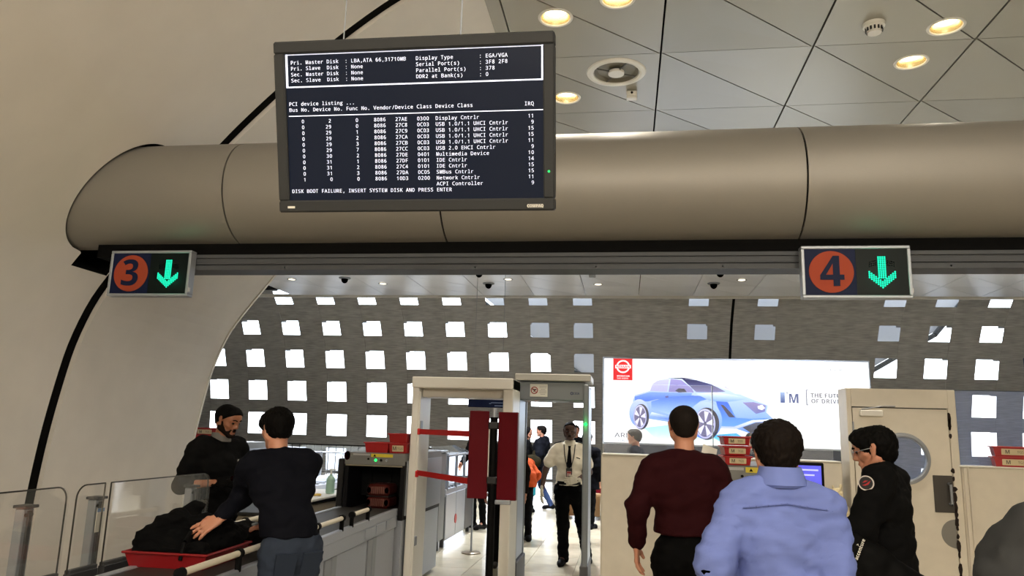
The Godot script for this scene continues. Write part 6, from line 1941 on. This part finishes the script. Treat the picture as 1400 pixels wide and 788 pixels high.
	var cd := part("badge", MB.new().box(V(0.0, 1.08, -0.165), V(0.075, 0.15, 0.006), 0.002), M.dark, C, "dark badge holder")
	part("badge_card", MB.new().box(V(0.0, 1.09, -0.169), V(0.055, 0.06, 0.003)), mat(0.75, 0.6, 0.58, 0.6), cd)
	part("badge_band", MB.new().box(V(0.0, 1.105, -0.171), V(0.05, 0.018, 0.002)), mat(0.6, 0.12, 0.12, 0.6), cd)
	part("belt", MB.new().ring(V(0, 0.955, 0), Vector3.UP, [Vector2(0.155, 0.0), Vector2(0.158, 0.02), Vector2(0.155, 0.04)], 28), M.black, C)
	for q in [-1, 1]: part("epaulette", MB.new().box(V(q * 0.15, 1.462, 0.01), V(0.1, 0.012, 0.045), 0.004, Basis(V(0, 0, 1), -q * 0.3)), M.dark, C)
	part("pen", MB.new().box(V(-0.11, 1.28, -0.142), V(0.05, 0.012, 0.008), 0.002, Basis(V(0, 0, 1), 0.3)), M.black, C)
	# people further back
	person("man in dark hooded jacket and jeans walking left in the far hall", V(-1.76, 0, -16.0), deg_to_rad(80), {"h": 1.70, "fine": 1.7, "w": 1.15, "top": cloth(Color(0.06, 0.065, 0.09)), "garment": "parka", "pants": cloth(Color(0.2, 0.26, 0.4)), "hem": 0.74, "hood": true, "ex": 0.045, "loose": 0.015, "J": {"ankL": V(-0.1, 0.09, -0.2), "toeL": V(-0.11, 0.03, -0.36), "kneeL": V(-0.1, 0.5, -0.14), "ankR": V(0.1, 0.1, 0.22), "toeR": V(0.11, 0.03, 0.07)}, "hair": {"col": Color(0.07, 0.05, 0.04)}, "face": false})
	person("woman in black coat with a bag in the far hall, half hidden by the detector", V(-2.0, 0, -15.4), deg_to_rad(-80), {"h": 1.66, "fine": 1.7, "top": cloth(Color(0.02, 0.02, 0.022)), "garment": "coat", "pants": black, "hem": 0.72, "ex": 0.03, "face": false, "hair": {"col": Color(0.04, 0.025, 0.02), "long": true}})
	var hb := SDF.new(0.015, 60.0).cap(V(-1.86, 1.02, -15.05), V(-1.75, 1.0, -15.05), 0.11, 0.10, V(0, 0, 1), 1.4).cap(V(-1.80, 1.1, -15.07), V(-1.80, 1.2, -15.07), 0.03, 0.02)
	solo("handbag", "olive brown handbag of the woman in the black coat", "bag", hb.into(MB.new()), cloth(Color(0.13, 0.11, 0.06)))
	var tb := MB.new().box(V(-1.86, 0.50, -15.17), V(0.2, 0.34, 0.1), 0.03)
	tb.tube([V(-1.91, 0.66, -15.17), V(-1.905, 0.80, -15.17), V(-1.82, 0.80, -15.17), V(-1.81, 0.66, -15.17)], 0.008, 6)
	solo("shopping_bag", "teal carrier bag held between the two people in the far hall", "bag", tb, mat(0.05, 0.45, 0.5, 0.6))
	person("stooping person in an orange jacket, mostly hidden by the detector's left panel", V(-1.52, 0, -11.35), deg_to_rad(20), {"h": 1.70, "fine": 1.5, "top": cloth(Color(0.66, 0.27, 0.12)), "garment": "jacket", "pants": black, "hem": 0.80, "ex": 0.028, "J": {"waist": V(0, 1.0, -0.08), "chest": V(0, 1.1, -0.24), "neck": V(0, 1.16, -0.42), "head": V(0, 1.2, -0.56), "shL": V(-0.19, 1.12, -0.38), "shR": V(0.19, 1.12, -0.38), "elL": V(-0.26, 0.92, -0.3), "wrL": V(-0.2, 0.78, -0.45), "elR": V(0.28, 0.95, -0.28), "wrR": V(0.2, 0.78, -0.45)}, "look": V(-0.7, 0, 0), "face": false, "hair": {"col": Color(0.03, 0.02, 0.02)}})
	person("man with short brown hair and black sweater at the end of the left lane", V(-2.40, 0, -12.5), deg_to_rad(150), {"h": 1.755, "fine": 1.4, "top": black, "pants": black, "look": V(-0.15, 0.5, 0), "hair": {"col": Color(0.06, 0.04, 0.025)}, "J": {"elR": V(0.27, 1.16, 0.0), "wrR": V(0.2, 1.02, -0.22)}})
	person("person in black trousers standing behind the dark red boards", V(-1.43, 0, -9.15), 0.1, {"h": 1.68, "fine": 1.4, "top": cloth(Color(0.08, 0.06, 0.05)), "garment": "jacket", "pants": cloth(Color(0.022, 0.02, 0.02)), "pl": 0.01, "shoe": mat(0.08, 0.05, 0.035, 0.5), "face": false, "hair": {"col": Color(0.03, 0.02, 0.015)}})
	person("dark clothed person seated left behind the glass in front of the lit panel", V(0.13, 0, -11.6), deg_to_rad(70), {"h": 1.655, "fine": 1.4, "top": cloth(Color(0.03, 0.035, 0.05)), "pants": black, "face": false, "hair": {"col": Color(0.03, 0.025, 0.02)}})
	person("dark haired woman in black behind the stack of red bins", V(1.60, 0, -9.7), deg_to_rad(30), {"h": 1.61, "fine": 1.4, "top": cloth(Color(0.018, 0.018, 0.02)), "pants": black, "face": false, "hair": {"col": Color(0.012, 0.01, 0.01), "long": true}})
	person("person with dark hair whose head shows just above the stacked red bins", V(2.06, 0, -13.2), deg_to_rad(180), {"h": 1.66, "fine": 1.6, "top": cloth(Color(0.05, 0.05, 0.08)), "pants": black, "hair": {"col": Color(0.02, 0.015, 0.015)}})
	person("person in dark coat far behind the right post of the detector", V(-0.66, 0, -13.2), deg_to_rad(-20), {"h": 1.58, "fine": 1.6, "top": cloth(Color(0.02, 0.022, 0.04)), "garment": "coat", "pants": black, "hem": 0.72, "ex": 0.03, "face": false, "hair": {"col": Color(0.02, 0.018, 0.015)}})
	person("dark haired person in the far hall hidden behind the guard's head", V(-1.12, 0, -17.2), deg_to_rad(180), {"h": 1.74, "fine": 1.8, "top": black, "pants": black, "hair": {"col": Color(0.015, 0.012, 0.012)}, "face": false})
